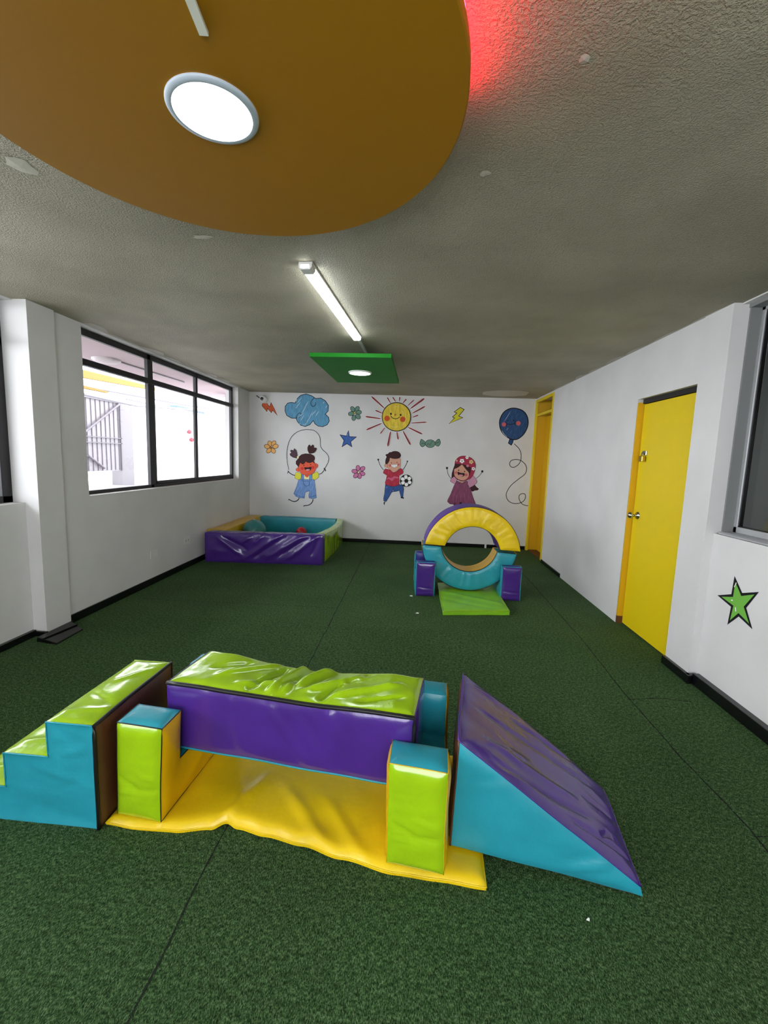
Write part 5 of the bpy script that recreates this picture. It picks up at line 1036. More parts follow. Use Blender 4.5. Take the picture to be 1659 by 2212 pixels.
  ('s','ink',63,[-404,2055,-260,2064,-116,2004,7,1883,90,1719,120,1537,92,1365,11,1229,-111,1150,-255,1140,-400,1201,-523,1322,-605,1487,-635,1669,-607,1840,-526,1976],1,1,0),
  ('f','flower_orange',[655,2090,757,1994,806,1848,794,1675,723,1501,605,1353,456,1253,301,1216,161,1249,60,1345,11,1491,23,1664,94,1838,213,1986,361,2086,516,2122],1),
  ('s','ink',63,[655,2090,757,1994,806,1848,794,1675,723,1501,605,1353,456,1253,301,1216,161,1249,60,1345,11,1491,23,1664,94,1838,213,1986,361,2086,516,2122],1,1,0),
  ('f','flower_orange',[1196,1329,1203,1189,1136,1046,1008,923,837,837,648,802,472,823,335,898,257,1014,251,1154,317,1296,446,1420,618,1505,805,1540,981,1519,1119,1445],1),
  ('s','ink',63,[1196,1329,1203,1189,1136,1046,1008,923,837,837,648,802,472,823,335,898,257,1014,251,1154,317,1296,446,1420,618,1505,805,1540,981,1519,1119,1445],1,1,0),
  ('f','flower_orange',[621,52,486,-2,327,11,169,87,36,216,-52,378,-81,549,-48,702,43,813,178,867,337,855,494,779,627,650,715,488,745,317,712,164],1),
  ('s','ink',64,[621,52,486,-2,327,11,169,87,36,216,-52,378,-81,549,-48,702,43,813,178,867,337,855,494,779,627,650,715,488,745,317,712,164],1,1,0),
  ('f','flower_orange',[-724,54,-810,165,-835,318,-797,489,-701,652,-561,783,-399,862,-240,876,-107,824,-22,714,4,562,-34,391,-130,227,-270,96,-432,17,-591,2],1),
  ('s','ink',64,[-724,54,-810,165,-835,318,-797,489,-701,652,-561,783,-399,862,-240,876,-107,824,-22,714,4,562,-34,391,-130,227,-270,96,-432,17,-591,2],1,1,0),
  ('f','flower_orange',[-1204,1240,-1126,1361,-988,1443,-812,1474,-623,1450,-452,1375,-323,1258,-257,1120,-263,979,-341,859,-479,776,-656,744,-844,768,-1016,844,-1145,961,-1211,1100],1),
  ('s','ink',64,[-1204,1240,-1126,1361,-988,1443,-812,1474,-623,1450,-452,1375,-323,1258,-257,1120,-263,979,-341,859,-479,776,-656,744,-844,768,-1016,844,-1145,961,-1211,1100],1,1,0),
  ('f','flower_orange',[202,923,184,835,133,759,56,707,-34,686,-124,701,-201,748,-252,821,-270,908,-252,996,-201,1072,-125,1125,-35,1145,56,1130,132,1083,183,1010],1),
  ('f','ochre',[146,921,132,854,93,796,35,756,-34,741,-103,752,-162,788,-201,843,-215,910,-201,977,-162,1035,-104,1075,-35,1091,34,1080,93,1043,132,988],1),
  ('s','ink',51,[146,921,132,854,93,796,35,756,-34,741,-103,752,-162,788,-201,843,-215,910,-201,977,-162,1035,-104,1075,-35,1091,34,1080,93,1043,132,988],1,1,0),
 ]),
 ('star_decal', 'painted blue star between the skipping girl and the boy', 'wall decal', None, False, -1.091, 1.606, [
  ('s','white_border',194,[34,2728,198,1730,1384,1714,456,892,671,50,-185,554,-1017,-4,-683,1068,-1384,1979,-322,1820],1,0,0),
  ('f','star_blue',[34,2728,198,1730,1384,1714,456,892,671,50,-185,554,-1017,-4,-683,1068,-1384,1979,-322,1820],0),
  ('s','ink',97,[34,2728,198,1730,1384,1714,456,892,671,50,-185,554,-1017,-4,-683,1068,-1384,1979,-322,1820],1,0,0),
  ('s','denim_pale',75,[-114,2144,-237,1876],0,0,0),
 ]),
 ('candy_decal', 'painted green wrapped candy below the right side of the sun', 'wall decal', None, False, 0.274, 1.64, [
  ('s','white_border',169,[-698,729,-1032,1086,-1466,1334,-1631,1015,-1696,541,-1413,129,-1094,118,-790,412],1,1,0),
  ('s','white_border',169,[725,774,1021,1201,1397,1474,1620,1220,1703,804,1485,326,1170,285,843,515],1,1,0),
  ('s','white_border',169,[846,673,795,422,627,206,367,57,54,-3,-264,37,-537,169,-725,374,-799,621,-748,872,-579,1088,-318,1236,-6,1295,310,1256,584,1123,771,919],1,1,0),
  ('f','flower_green',[-698,729,-1032,1086,-1466,1334,-1631,1015,-1696,541,-1413,129,-1094,118,-790,412],1),
  ('s','ink',63,[-698,729,-1032,1086,-1466,1334,-1631,1015,-1696,541,-1413,129,-1094,118,-790,412],1,1,0),
  ('f','flower_green',[725,774,1021,1201,1397,1474,1620,1220,1703,804,1485,326,1170,285,843,515],1),
  ('s','ink',63,[725,774,1021,1201,1397,1474,1620,1220,1703,804,1485,326,1170,285,843,515],1,1,0),
  ('f','flower_green',[846,673,795,422,627,206,367,57,54,-3,-264,37,-537,169,-725,374,-799,621,-748,872,-579,1088,-318,1236,-6,1295,310,1256,584,1123,771,919],1),
  ('s','ink',63,[846,673,795,422,627,206,367,57,54,-3,-264,37,-537,169,-725,374,-799,621,-748,872,-579,1088,-318,1236,-6,1295,310,1256,584,1123,771,919],1,1,0),
  ('s','candy_brown',74,[-489,316,-327,688,4,384,193,862,550,1135],0,1,0),
  ('s','ink',53,[-850,567,-1227,713,-1431,549],0,1,0),
  ('s','ink',53,[885,726,1299,896,1504,1007],0,1,0),
 ]),
 ('lightning_decal', 'painted orange lightning bolt under the security camera', 'wall decal', 'painted lightning bolts', False, -2.424, 2.089, [
  ('s','white_border',183,[-1061,2248,-795,2292,-14,1434,214,2135,805,1090,1322,4,463,861,292,435,-376,1132,-471,616,-1310,1511,-1329,1730],1,0,0),
  ('f','bolt_orange',[-1061,2248,-795,2292,-14,1434,214,2135,805,1090,1322,4,463,861,292,435,-376,1132,-471,616,-1310,1511,-1329,1730],0),
  ('s','maroon_line',84,[-1061,2248,-795,2292,-14,1434,214,2135,805,1090,1322,4,463,861,292,435,-376,1132,-471,616,-1310,1511,-1329,1730],1,0,0),
  ('s','tongue_pink',53,[-757,1927,-452,1496],0,0,1),
 ]),
 ('lightning_decal', 'painted yellow lightning bolt between the sun and the balloon', 'wall decal', 'painted lightning bolts', False, 0.685, 2.038, [
  ('s','white_border',176,[520,2661,1171,2331,349,1265,1014,1022,-1175,-1,-339,932,-666,1098,6,1744,-443,1906],1,0,0),
  ('f','bolt_yellow',[520,2661,1171,2331,349,1265,1014,1022,-1175,-1,-339,932,-666,1098,6,1744,-443,1906],0),
  ('s','ink',88,[520,2661,1171,2331,349,1265,1014,1022,-1175,-1,-339,932,-666,1098,6,1744,-443,1906],1,0,0),
 ]),
 ('star_decal', 'painted green star with a thick black outline on the wall under the right window', 'wall decal', None, True, -2.695, 0.509, [
  ('s','white_border',175,[-327,2794,368,2033,1436,2449,740,1372,1351,434,339,767,-362,1,-251,1093,-1429,1363,-367,1732],1,0,0),
  ('f','star_green',[-327,2794,368,2033,1436,2449,740,1372,1351,434,339,767,-362,1,-251,1093,-1429,1363,-367,1732],0),
  ('s','ink',140,[-327,2794,368,2033,1436,2449,740,1372,1351,434,339,767,-362,1,-251,1093,-1429,1363,-367,1732],1,0,0),
  ('s','white_border',71,[-263,1455,-404,1435],0,0,0),
  ('s','white_border',70,[13,1118,92,877],0,0,0),
  ('s','white_border',52,[-167,2599,-290,2295],0,0,0),
 ]),
]

def make_decal(name, label, cat, group, right, ox, oz, items):
    V = []; F = []; MI = []; mats = []; used = []
    lay = 0
    for it in items:
        key = it[1]
        if key not in used: used.append(key); mats.append(decal_mat(key))
        mi = used.index(key); lay += 1; y = -0.0006 - lay * 0.00018
        raw = it[2] if it[0] == 'f' else it[3]
        pts = [(raw[k] * 1e-4, raw[k + 1] * 1e-4) for k in range(0, len(raw), 2)]
        if it[0] == 'f':
            if it[3]: pts = catmull(pts, True, 4)
            n0 = len(V); tri = geometry.tessellate_polygon([[Vector((x, z, 0)) for x, z in pts]])
            V += [(x, y, z) for x, z in pts]
            for t in tri:
                a, b_, c = [pts[k] for k in t]
                cr = (b_[0] - a[0]) * (c[1] - a[1]) - (b_[1] - a[1]) * (c[0] - a[0])
                F.append(tuple(n0 + k for k in (t if cr > 0 else t[::-1]))); MI.append(mi)
        else:
            w, closed, sm, taper = it[2] * (1.22e-4 if key == 'ink' else 1e-4), it[4], it[5], it[6]
            if sm: pts = catmull(pts, closed, 4)
            elif taper == 2 or taper == 1:
                q = []
                for k in range(len(pts) - 1):
                    for j in range(4): q.append((pts[k][0] + (pts[k + 1][0] - pts[k][0]) * j / 4, pts[k][1] + (pts[k + 1][1] - pts[k][1]) * j / 4))
                pts = q + [pts[-1]]
            m_ = len(pts); n0 = len(V)
            for k, p in enumerate(pts):
                a = pts[(k - 1) % m_] if (closed or k) else p; b_ = pts[(k + 1) % m_] if (closed or k < m_ - 1) else p
                d1x, d1y = p[0] - a[0], p[1] - a[1]; d2x, d2y = b_[0] - p[0], b_[1] - p[1]
                l1 = math.hypot(d1x, d1y) or 1; l2 = math.hypot(d2x, d2y) or 1
                tx, ty = d1x / l1 + d2x / l2, d1y / l1 + d2y / l2; L_ = math.hypot(tx, ty) or 1; tx /= L_; ty /= L_
                if l1 > 1e-9 and l2 > 1e-9 and (closed or 0 < k < m_ - 1): mit = min(2.2, 1 / max(0.3, abs(tx * d1x / l1 + ty * d1y / l1)))
                else: mit = 1
                t = k / (m_ - 1) if m_ > 1 else 0
                hw = w / 2 * mit
                if taper == 1: hw *= max(0.15, math.sin(PI * min(1, max(0, t))) ** 0.6)
                if taper == 2: hw *= 0.45 + 0.55 * (1 - t) ** 0.5 if 0 < k < m_ - 1 else (0.55 if k == 0 else 0.25)
                V.append((p[0] - ty * hw, y, p[1] + tx * hw)); V.append((p[0] + ty * hw, y, p[1] - tx * hw))
            for k in range(m_ if closed else m_ - 1):
                a = n0 + 2 * k; b_ = n0 + 2 * ((k + 1) % m_); F.append((a, a + 1, b_ + 1, b_)); MI.append(mi)
    o = mesh_obj(name, V, F, mats, None, False, MI)
    if right: o.location = (XRN, -ox, oz); o.rotation_euler = (0, 0, -PI / 2)
    else: o.location = (ox, YB, oz)
    return tag(o, label, cat, group)
for d in DECALS: make_decal(*d)

# ------------------------------------------------------------------ front play set
# yellow floor mat
def lerp(a, b_, t): return a + (b_ - a) * t
mat_t = thing('floor_mat', 'thin yellow padded mat with a wavy front edge under the soft play bridge', 'mat', (-0.41, 1.40, 0))
FE = [(-1.13, 1.462, 0), (-1.0, 1.45, 0), (-0.85, 1.452, 0), (-0.72, 1.475, .002), (-0.665, 1.50, .012), (-0.62, 1.487, .004), (-0.5, 1.462, 0.006), (-0.35, 1.43, 0.012), (-0.2, 1.395, 0.008), (0.0, 1.362, 0), (0.15, 1.352, 0), (0.309, 1.338, 0)]
def front_edge(s):
    x = lerp(-1.13, 0.309, s)
    for k in range(len(FE) - 1):
        if FE[k][0] <= x <= FE[k + 1][0] + 1e-9:
            t = smooth01((x - FE[k][0]) / (FE[k + 1][0] - FE[k][0])); return Vector((x, lerp(FE[k][1], FE[k + 1][1], t), lerp(FE[k][2], FE[k + 1][2], t)))
    return Vector(FE[-1])
def mat_h(x, y):
    b_ = math.exp(-((x + 0.45) / 0.30) ** 2) * (0.018 * math.exp(-((y - 1.62) / 0.2) ** 2))
    w = 0.010 * math.exp(-(((x + 0.30) + (y - 1.45) * 0.8) / 0.035) ** 2) * smooth01((1.75 - y) / 0.2) + 0.008 * math.exp(-(((x + 0.17) + (y - 1.45) * 0.7) / 0.03) ** 2) * smooth01((1.7 - y) / 0.2)
    w += 0.008 * math.exp(-(((x + 0.66) - (y - 1.5) * 0.35) / 0.03) ** 2) * smooth01((1.85 - y) / 0.25)
    return b_ + w + 0.003 * noise.noise(Vector((x * 9, y * 9, 0)))
NU, NV = 150, 64; TH = 0.034
def mat_pt(s, t, top):
    f_ = front_edge(s); bk = Vector((f_.x + 0.03, 2.06 - 0.075 * s, 0)); p = f_.lerp(bk, t); p.z = f_.z * (1 - t) ** 4
    e = min(s * 1.44, (1 - s) * 1.44, t * 0.6, (1 - t) * 0.6)
    rise = 1 - math.exp(-e / 0.012)
    under = 1 if not ((-1.1 < p.x < -0.89) or (-0.05 < p.x < 0.33)) else 0.12
    if top: p.z += 0.014 + (TH - 0.014) * rise + mat_h(p.x, p.y) * rise * under - (0.004 if s < 0.15 else 0)
    return p - mat_t.location
v = [mat_pt(i / NU, j / NV, True) for i in range(NU + 1) for j in range(NV + 1)]
f = [(i * (NV + 1) + j, (i + 1) * (NV + 1) + j, (i + 1) * (NV + 1) + j + 1, i * (NV + 1) + j + 1) for i in range(NU) for j in range(NV)]
mesh_obj('top_cover', v, f, M['yellow'], mat_t, True)
rim = [(i, 0) for i in range(NU)] + [(NU, j) for j in range(NV)] + [(i, NV) for i in range(NU, 0, -1)] + [(0, j) for j in range(NV, 0, -1)]
v = []
for (i, j) in rim:
    p = mat_pt(i / NU, j / NV, True); q = mat_pt(i / NU, j / NV, False); v += [p, Vector((p.x, p.y, (p.z + q.z) / 2)), q + Vector((0, 0, 0.001))]
n_ = len(rim)
f = []
for k in range(n_):
    a, b_ = 3 * k, 3 * ((k + 1) % n_); f += [(a, a + 1, b_ + 1, b_), (a + 1, a + 2, b_ + 2, b_ + 1)]
mesh_obj('side_cover', v, f, M['yellow'], mat_t, True)
MB().tube([mat_pt(i / NU, j / NV, True) + Vector((0, 0, -0.001)) for (i, j) in rim], 0.0026, 6, True).build('piping', M['yellow'], mat_t, True)

# soft stairs
stairs = thing('soft_stairs', 'three-step soft play stairs with lime treads and turquoise side at the left of the bridge', 'soft play stairs', (-1.142, 1.44, 0), math.radians(-1.0))
D_ = 0.51; sw = 0.188; sh = 0.1415
prof = [(0, 0), (0, 3 * sh), (-sw, 3 * sh), (-sw, 2 * sh), (-2 * sw, 2 * sh), (-2 * sw, sh), (-3 * sw, sh), (-3 * sw, 0)]
lean = lambda x, z: x - 0.0 + 0.012 * math.sin(z / 0.42 * PI) * (1 if x > -0.01 else 0)
cap_panel('front_cover', [(x, 0, z) for x, z in prof[::-1]], 0.014, M['cyan'], stairs, 0.010, combine(crinkle(0.0048, 4, 15, 3, 0.15), folds([(0.55, 0.26, 0.38, 0.22, 0.012, -0.005), (0.38, 0.29, 0.50, 0.24, 0.01, 0.004), (0.38, 0.16, 0.52, 0.10, 0.012, -0.004), (0.19, 0.15, 0.32, 0.10, 0.012, -0.004)])))
cap_panel('back_cover', [(x, D_, z) for x, z in prof], 0.05, M['cyan'], stairs)
for k in range(3):
    x1, x0, z = -k * sw, -(k + 1) * sw, (3 - k) * sh
    wr = combine(crinkle(0.0045, 9, 4, 11 + k, 0.3), folds([(0.02, 0.06, 0.17, 0.10, 0.012, 0.005), (0.03, 0.2, 0.16, 0.13, 0.010, -0.005), (0.06, 0.3, 0.15, 0.42, 0.012, 0.005)]))
    quad_panel('tread_cover', (x0, 0, z), (x1, 0, z), (x1, D_, z), (x0, D_, z), M['lime'], stairs, 0.012, bulge=0.009, wr=wr, seed=0)
    quad_panel('riser_cover', (x0, D_, z - sh), (x0, 0, z - sh), (x0, 0, z), (x0, D_, z), M['lime'], stairs, 0.02, bulge=0.006, wr=crinkle(0.002, 8, 8, 4 + k))
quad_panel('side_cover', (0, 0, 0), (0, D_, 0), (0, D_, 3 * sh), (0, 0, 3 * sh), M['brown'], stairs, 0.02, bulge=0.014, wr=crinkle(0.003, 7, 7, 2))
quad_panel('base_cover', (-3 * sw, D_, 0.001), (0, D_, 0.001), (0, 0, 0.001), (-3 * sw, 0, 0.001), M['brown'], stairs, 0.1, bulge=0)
piping('piping', [[(0, 0, 0), (0, 0, 3 * sh), (0, D_, 3 * sh), (0, D_, 0)]], 0.0075, M['black'], stairs)
piping('seam_piping', [[(x, 0, z) for x, z in prof[1:]]], 0.003, M['cyan'], stairs)
piping('seam_piping', [['loop'] + [(x, D_, z) for x, z in prof[1:]]], 0.003, M['lime'], stairs)

# U shaped supports with a notch for the deck
def support(label, loc, rz, w, d, h, post_f, post_b, notch, face, topm, side, group, front_wr=None, lineM='black', pr=0.0025, innerL=None, lean=(0, 0), skew=0.0):
    t = thing('soft_block', label, 'soft play block', loc, rz, group)
    prof = [(0, 0), (d, 0), (d, h), (d - post_b, h), (d - post_b, notch), (post_f, notch), (post_f, h), (0, h)]   # (y, z)
    quad_panel('front_cover', (0, 0, 0), (w, 0, 0), (w, 0, h), (0, 0, h), M[face], t, 0.01, bulge=0.013, wr=front_wr, rad=0.016)
    quad_panel('back_cover', (w, d, 0), (0, d, 0), (0, d, h), (w, d, h), M[face], t, 0.03, bulge=0.012)
    cap_panel('right_cover', [(w, y, z) for y, z in prof], 0.016, M[side], t, 0.012, crinkle(0.003, 8, 8, 5))
    cap_panel('left_cover', [(0, y, z) for y, z in prof[::-1]], 0.016, M[innerL or side], t, 0.012, crinkle(0.003, 8, 8, 7))
    quad_panel('post_cap', (0, 0, h), (w, 0, h), (w, post_f, h), (0, post_f, h), M[topm], t, 0.01, bulge=0.009, wr=crinkle(0.0025, 9, 9, 1), rad=0.014)
    quad_panel('post_cap', (0, d - post_b, h), (w, d - post_b, h), (w, d, h), (0, d, h), M[topm], t, 0.012, bulge=0.009, wr=crinkle(0.0025, 9, 9, 3), rad=0.014)
    mb = MB(); e = 0.0
    quad_panel('notch_cover', (0, post_f, notch), (w, post_f, notch), (w, d - post_b, notch), (0, d - post_b, notch), M[topm], t, 0.03, bulge=0)
    quad_panel('notch_side', (w, post_f, notch), (0, post_f, notch), (0, post_f, h), (w, post_f, h), M[topm], t, 0.02, bulge=0.006)
    quad_panel('notch_side', (0, d - post_b, notch), (w, d - post_b, notch), (w, d - post_b, h), (0, d - post_b, h), M[topm], t, 0.015, bulge=0.008, wr=crinkle(0.003, 7, 9, 6))
    piping('piping', [['loop'] + [(w, y, z) for y, z in prof], ['loop'] + [(0, y, z) for y, z in prof], [(0, 0, h), (w, 0, h)]], pr, M[lineM], t)
    if lean[0] or lean[1]:
        for ch in t.children:
            for q in ch.data.vertices: q.co.x += lean[0] * q.co.z / h; q.co.y += lean[1] * q.co.z / h + skew * q.co.x
    return t
pw = lambda s_: combine(crinkle(0.0028, 4, 20, s_, 0.08), folds([(0.0, 0.17, 0.09, 0.135, 0.008, -0.006), (0.07, 0.12, 0.2, 0.135, 0.009, -0.006), (0.0, 0.10, 0.08, 0.115, 0.007, 0.005), (0.1, 0.19, 0.2, 0.17, 0.007, 0.004)]))
support('lime soft block with turquoise top under the left end of the bridge', (-1.095, 1.482, 0.034), math.radians(-4), 0.188, 0.60, 0.385, 0.125, 0.115, 0.175, 'lime', 'cyan', 'amber', 'lime bridge blocks', pw(2), 'black', 0.0022, lean=(0.014, 0.0), skew=-0.04)
support('lime soft block with turquoise top under the right end of the bridge, beside the wedge', (-0.034, 1.374, 0.038), math.radians(-4), 0.198, 0.60, 0.378, 0.125, 0.115, 0.188, 'lime', 'cyan', 'amber', 'lime bridge blocks', pw(9), 'amber', 0.0016, lean=(-0.004, 0.0), skew=-0.07)

# bridge deck
deck = thing('soft_beam', 'long soft beam with crumpled lime top and purple sides resting across two blocks', 'soft play beam', (-0.975, 1.645, 0.220), math.radians(-8.0))
deck.rotation_euler = (0, math.radians(-0.5), math.radians(-8.0))
LD, DD, HD = 1.032, 0.305, 0.277
dwr = combine(crinkle(0.0045, 6, 5, 21, 0.5), folds([
    (0.36, 0.26, 0.20, 0.10, 0.020, 0.010), (0.42, 0.24, 0.36, 0.04, 0.016, -0.012), (0.50, 0.28, 0.45, 0.03, 0.018, 0.018), (0.545, 0.28, 0.52, 0.08, 0.014, -0.014),
    (0.62, 0.27, 0.50, 0.06, 0.022, 0.017), (0.60, 0.09, 0.78, 0.24, 0.018, 0.014), (0.66, 0.04, 0.70, 0.16, 0.014, -0.010), (0.72, 0.07, 0.92, 0.18, 0.016, 0.012),
    (0.82, 0.05, 0.96, 0.10, 0.012, -0.008), (0.24, 0.24, 0.13, 0.15, 0.016, -0.006), (0.80, 0.26, 0.72, 0.18, 0.014, -0.009), (0.30, 0.05, 0.44, 0.10, 0.014, 0.006)]))
def sag(x): return -0.030 * math.sin(PI * min(1, max(0, (x - 0.15) / 0.75))) * (1 if 0.15 < x < 0.9 else 0)
def deck_top(s, t):
    x = s * LD; return Vector((x, t * DD, HD + sag(x) * t ** 1.5 * 0.9 + sag(x) * 0.18))
grid_panel('top_cover', deck_top, 150, 46, LD, DD, M['lime'], deck, bulge=0.012, wr=lambda u, v: 1.6 * dwr(u, v), rad=0.02)
grid_panel('front_cover', lambda s, t: Vector((s * LD, 0, t * (HD + sag(s * LD) * 0.18))), 90, 26, LD, HD, M['purple'], deck, bulge=0.010,
           wr=combine(crinkle(0.0035, 7, 3, 31, 0.2), folds([(0.45, 0.26, 0.62, 0.03, 0.02, 0.006), (0.6, 0.24, 0.72, 0.04, 0.018, -0.005), (0.7, 0.27, 0.76, 0.1, 0.015, 0.006), (0.3, 0.25, 0.34, 0.05, 0.02, 0.004)])))
grid_panel('back_cover', lambda s, t: Vector((LD - s * LD, DD, t * (HD + sag(LD - s * LD) * 1.08))), 50, 10, LD, HD, M['purple'], deck, bulge=0.010)
quad_panel('end_cover', (LD, 0, 0), (LD, DD, 0), (LD, DD, HD), (LD, 0, HD), M['purple'], deck, 0.02, bulge=0.010, wr=crinkle(0.003, 6, 6, 2))
quad_panel('end_cover', (0, DD, 0), (0, 0, 0), (0, 0, HD), (0, DD, HD), M['purple'], deck, 0.02, bulge=0.010)
quad_panel('base_cover', (0, DD, 0), (LD, DD, 0), (LD, 0, 0), (0, 0, 0), M['cyan'], deck, 0.05, bulge=0.003)
piping('piping', [[(0, 0, HD)] + [(k * LD / 20, 0, HD + sag(k * LD / 20) * 0.18) for k in range(1, 20)] + [(LD, 0, HD), (LD, 0, 0.0)]], 0.0085, M['black'], deck)
piping('seam_piping', [[(0, 0, 0), (LD, 0, 0)]], 0.0045, M['cyan'], deck)
piping('seam_piping', [[(0, 0, HD), (0, DD, HD)], [(LD, 0, HD), (LD, DD, HD)], [(LD, DD, HD), (LD, DD, 0)]], 0.003, M['purple'], deck)

# wedge
wedge = thing('soft_wedge', 'large soft wedge ramp with turquoise side and creased purple slope at the right', 'soft play wedge', (0.2, 1.455, 0))
A0, A1 = Vector((0.195, 1.455, 0.048)), Vector((0.205, 1.455, 0.462))
T0, T1 = Vector((0.838, 1.366, 0.004)), Vector((0.832, 1.374, 0.034))
B0, B1 = Vector((0.262, 1.965, 0.048)), Vector((0.278, 1.968, 0.455))
U0, U1 = Vector((0.90, 1.815, 0.004)), Vector((0.895, 1.815, 0.036))
A0, A1, T0, T1, B0, B1, U0, U1 = [p - wedge.location for p in (A0, A1, T0, T1, B0, B1, U0, U1)]
cap_panel('side_cover', [A0, T0, T1, A1], 0.014, M['cyan'], wedge, 0.011, combine(crinkle(0.002, 5, 9, 8), folds([(0.42, 0.09, 0.60, 0.16, 0.012, -0.006), (0.40, 0.05, 0.56, 0.10, 0.01, 0.006), (0.48, 0.02, 0.6, 0.06, 0.01, 0.004), (0.10, 0.33, 0.3, 0.36, 0.012, -0.004)])))
cap_panel('side_cover', [B1, U1, U0, B0], 0.04, M['cyan'], wedge, 0.011)
slope_wr = combine(crinkle(0.0035, 4, 11, 5, 0.0), folds([(0.18, 0.04, 0.45, 0.10, 0.010, -0.008), (0.30, 0.07, 0.55, 0.13, 0.010, -0.009), (0.50, 0.05, 0.74, 0.09, 0.009, -0.011), (0.62, 0.09, 0.66, 0.13, 0.009, -0.012),
    (0.22, 0.13, 0.50, 0.18, 0.014, 0.008), (0.1, 0.28, 0.4, 0.33, 0.012, -0.007), (0.28, 0.40, 0.55, 0.44, 0.010, -0.008), (0.45, 0.33, 0.62, 0.36, 0.010, -0.007), (0.06, 0.42, 0.30, 0.47, 0.012, 0.007), (0.58, 0.25, 0.72, 0.27, 0.010, -0.006), (0.12, 0.10, 0.3, 0.2, 0.016, 0.006)]))
# u along slope from the top edge, v across to the back
def slope(s, t):
    a = A1.lerp(T1, s); b_ = B1.lerp(U1, s); p = a.lerp(b_, t)
    p.z += -0.012 * math.sin(PI * t) * math.sin(PI * min(1, s * 1.3)) if s < 0.76 else 0
    if t > 0.5: p.y += 0.0; p += (B1 - A1).normalized() * (0.035 * math.sin(PI * s) * (t - 0.5) * 2)
    return p
grid_panel('slope_cover', slope, 84, 56, 0.76, 0.49, M['purple'], wedge, bulge=0.014, wr=slope_wr, rad=0.03)
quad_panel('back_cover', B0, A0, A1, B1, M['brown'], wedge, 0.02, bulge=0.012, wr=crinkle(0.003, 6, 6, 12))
quad_panel('tip_cover', T0, U0, U1, T1, M['purple'], wedge, 0.015, bulge=0.004)
quad_panel('base_cover', A0, B0, U0, T0, M['brown'], wedge, 0.1, bulge=0)
piping('piping', [[A1, B1]], 0.0055, M['purple'], wedge)
piping('piping', [[A0, A1]], 0.004, M['brown'], wedge)
piping('seam_piping', [[A1, T1]], 0.0035, M['purple'], wedge)
piping('seam_piping', [[T1, U1]], 0.004, M['purple'], wedge)

# ------------------------------------------------------------------ far arch play set
gm = thing('floor_mat', 'small flat green padded mat lying under and in front of the arch', 'mat', (0.662, 4.035, 0))
W2, L2, T2, KY = 0.64, 0.95, 0.038, 0.155
gw = combine(crinkle(0.003, 4, 4, 5, 0.9), folds([(0.0, 0.62, 0.62, 0.18, 0.03, 0.010), (0.0, 0.38, 0.5, 0.04, 0.03, -0.007)]))
YL, YR = -W2 / 2 * KY, W2 / 2 * KY
def gmc(x, back, z): return (x, x * KY + (L2 if back else 0), z)
a_, b_, c_, d_ = gmc(-W2 / 2, 0, T2), gmc(W2 / 2, 0, T2), gmc(W2 / 2, 1, T2), gmc(-W2 / 2, 1, T2)
lo = lambda p: (p[0], p[1], 0.001)
quad_panel('top_cover', a_, b_, c_, d_, M['green_mat'], gm, 0.02, bulge=0.006, wr=gw)
for p, q in ((a_, b_), (b_, c_), (c_, d_), (d_, a_)):
    quad_panel('side_cover', lo(p), lo(q), q, p, M['green_mat'], gm, 0.02, bulge=0.005)
piping('piping', [['loop', a_, b_, c_, d_]], 0.004, M['lime'], gm)

fw_ = combine(crinkle(0.002, 6, 12, 3), folds([(0.0, 0.10, 0.18, 0.08, 0.01, -0.004), (0.0, 0.04, 0.18, 0.05, 0.008, -0.004)]))
support('purple soft block with turquoise side under the left end of the arch', (0.088, 4.535, 0.002), math.radians(1.0), 0.195, 0.58, 0.365, 0.075, 0.10, 0.17, 'purple', 'indigo', 'cyan', 'purple arch blocks', fw_, 'cyan', 0.004)
support('purple soft block with turquoise side under the right end of the arch', (0.985, 4.53, 0.002), math.radians(0.0), 0.195, 0.58, 0.36, 0.075, 0.10, 0.17, 'purple', 'indigo', 'cyan', 'purple arch blocks', fw_, 'cyan', 0.004)

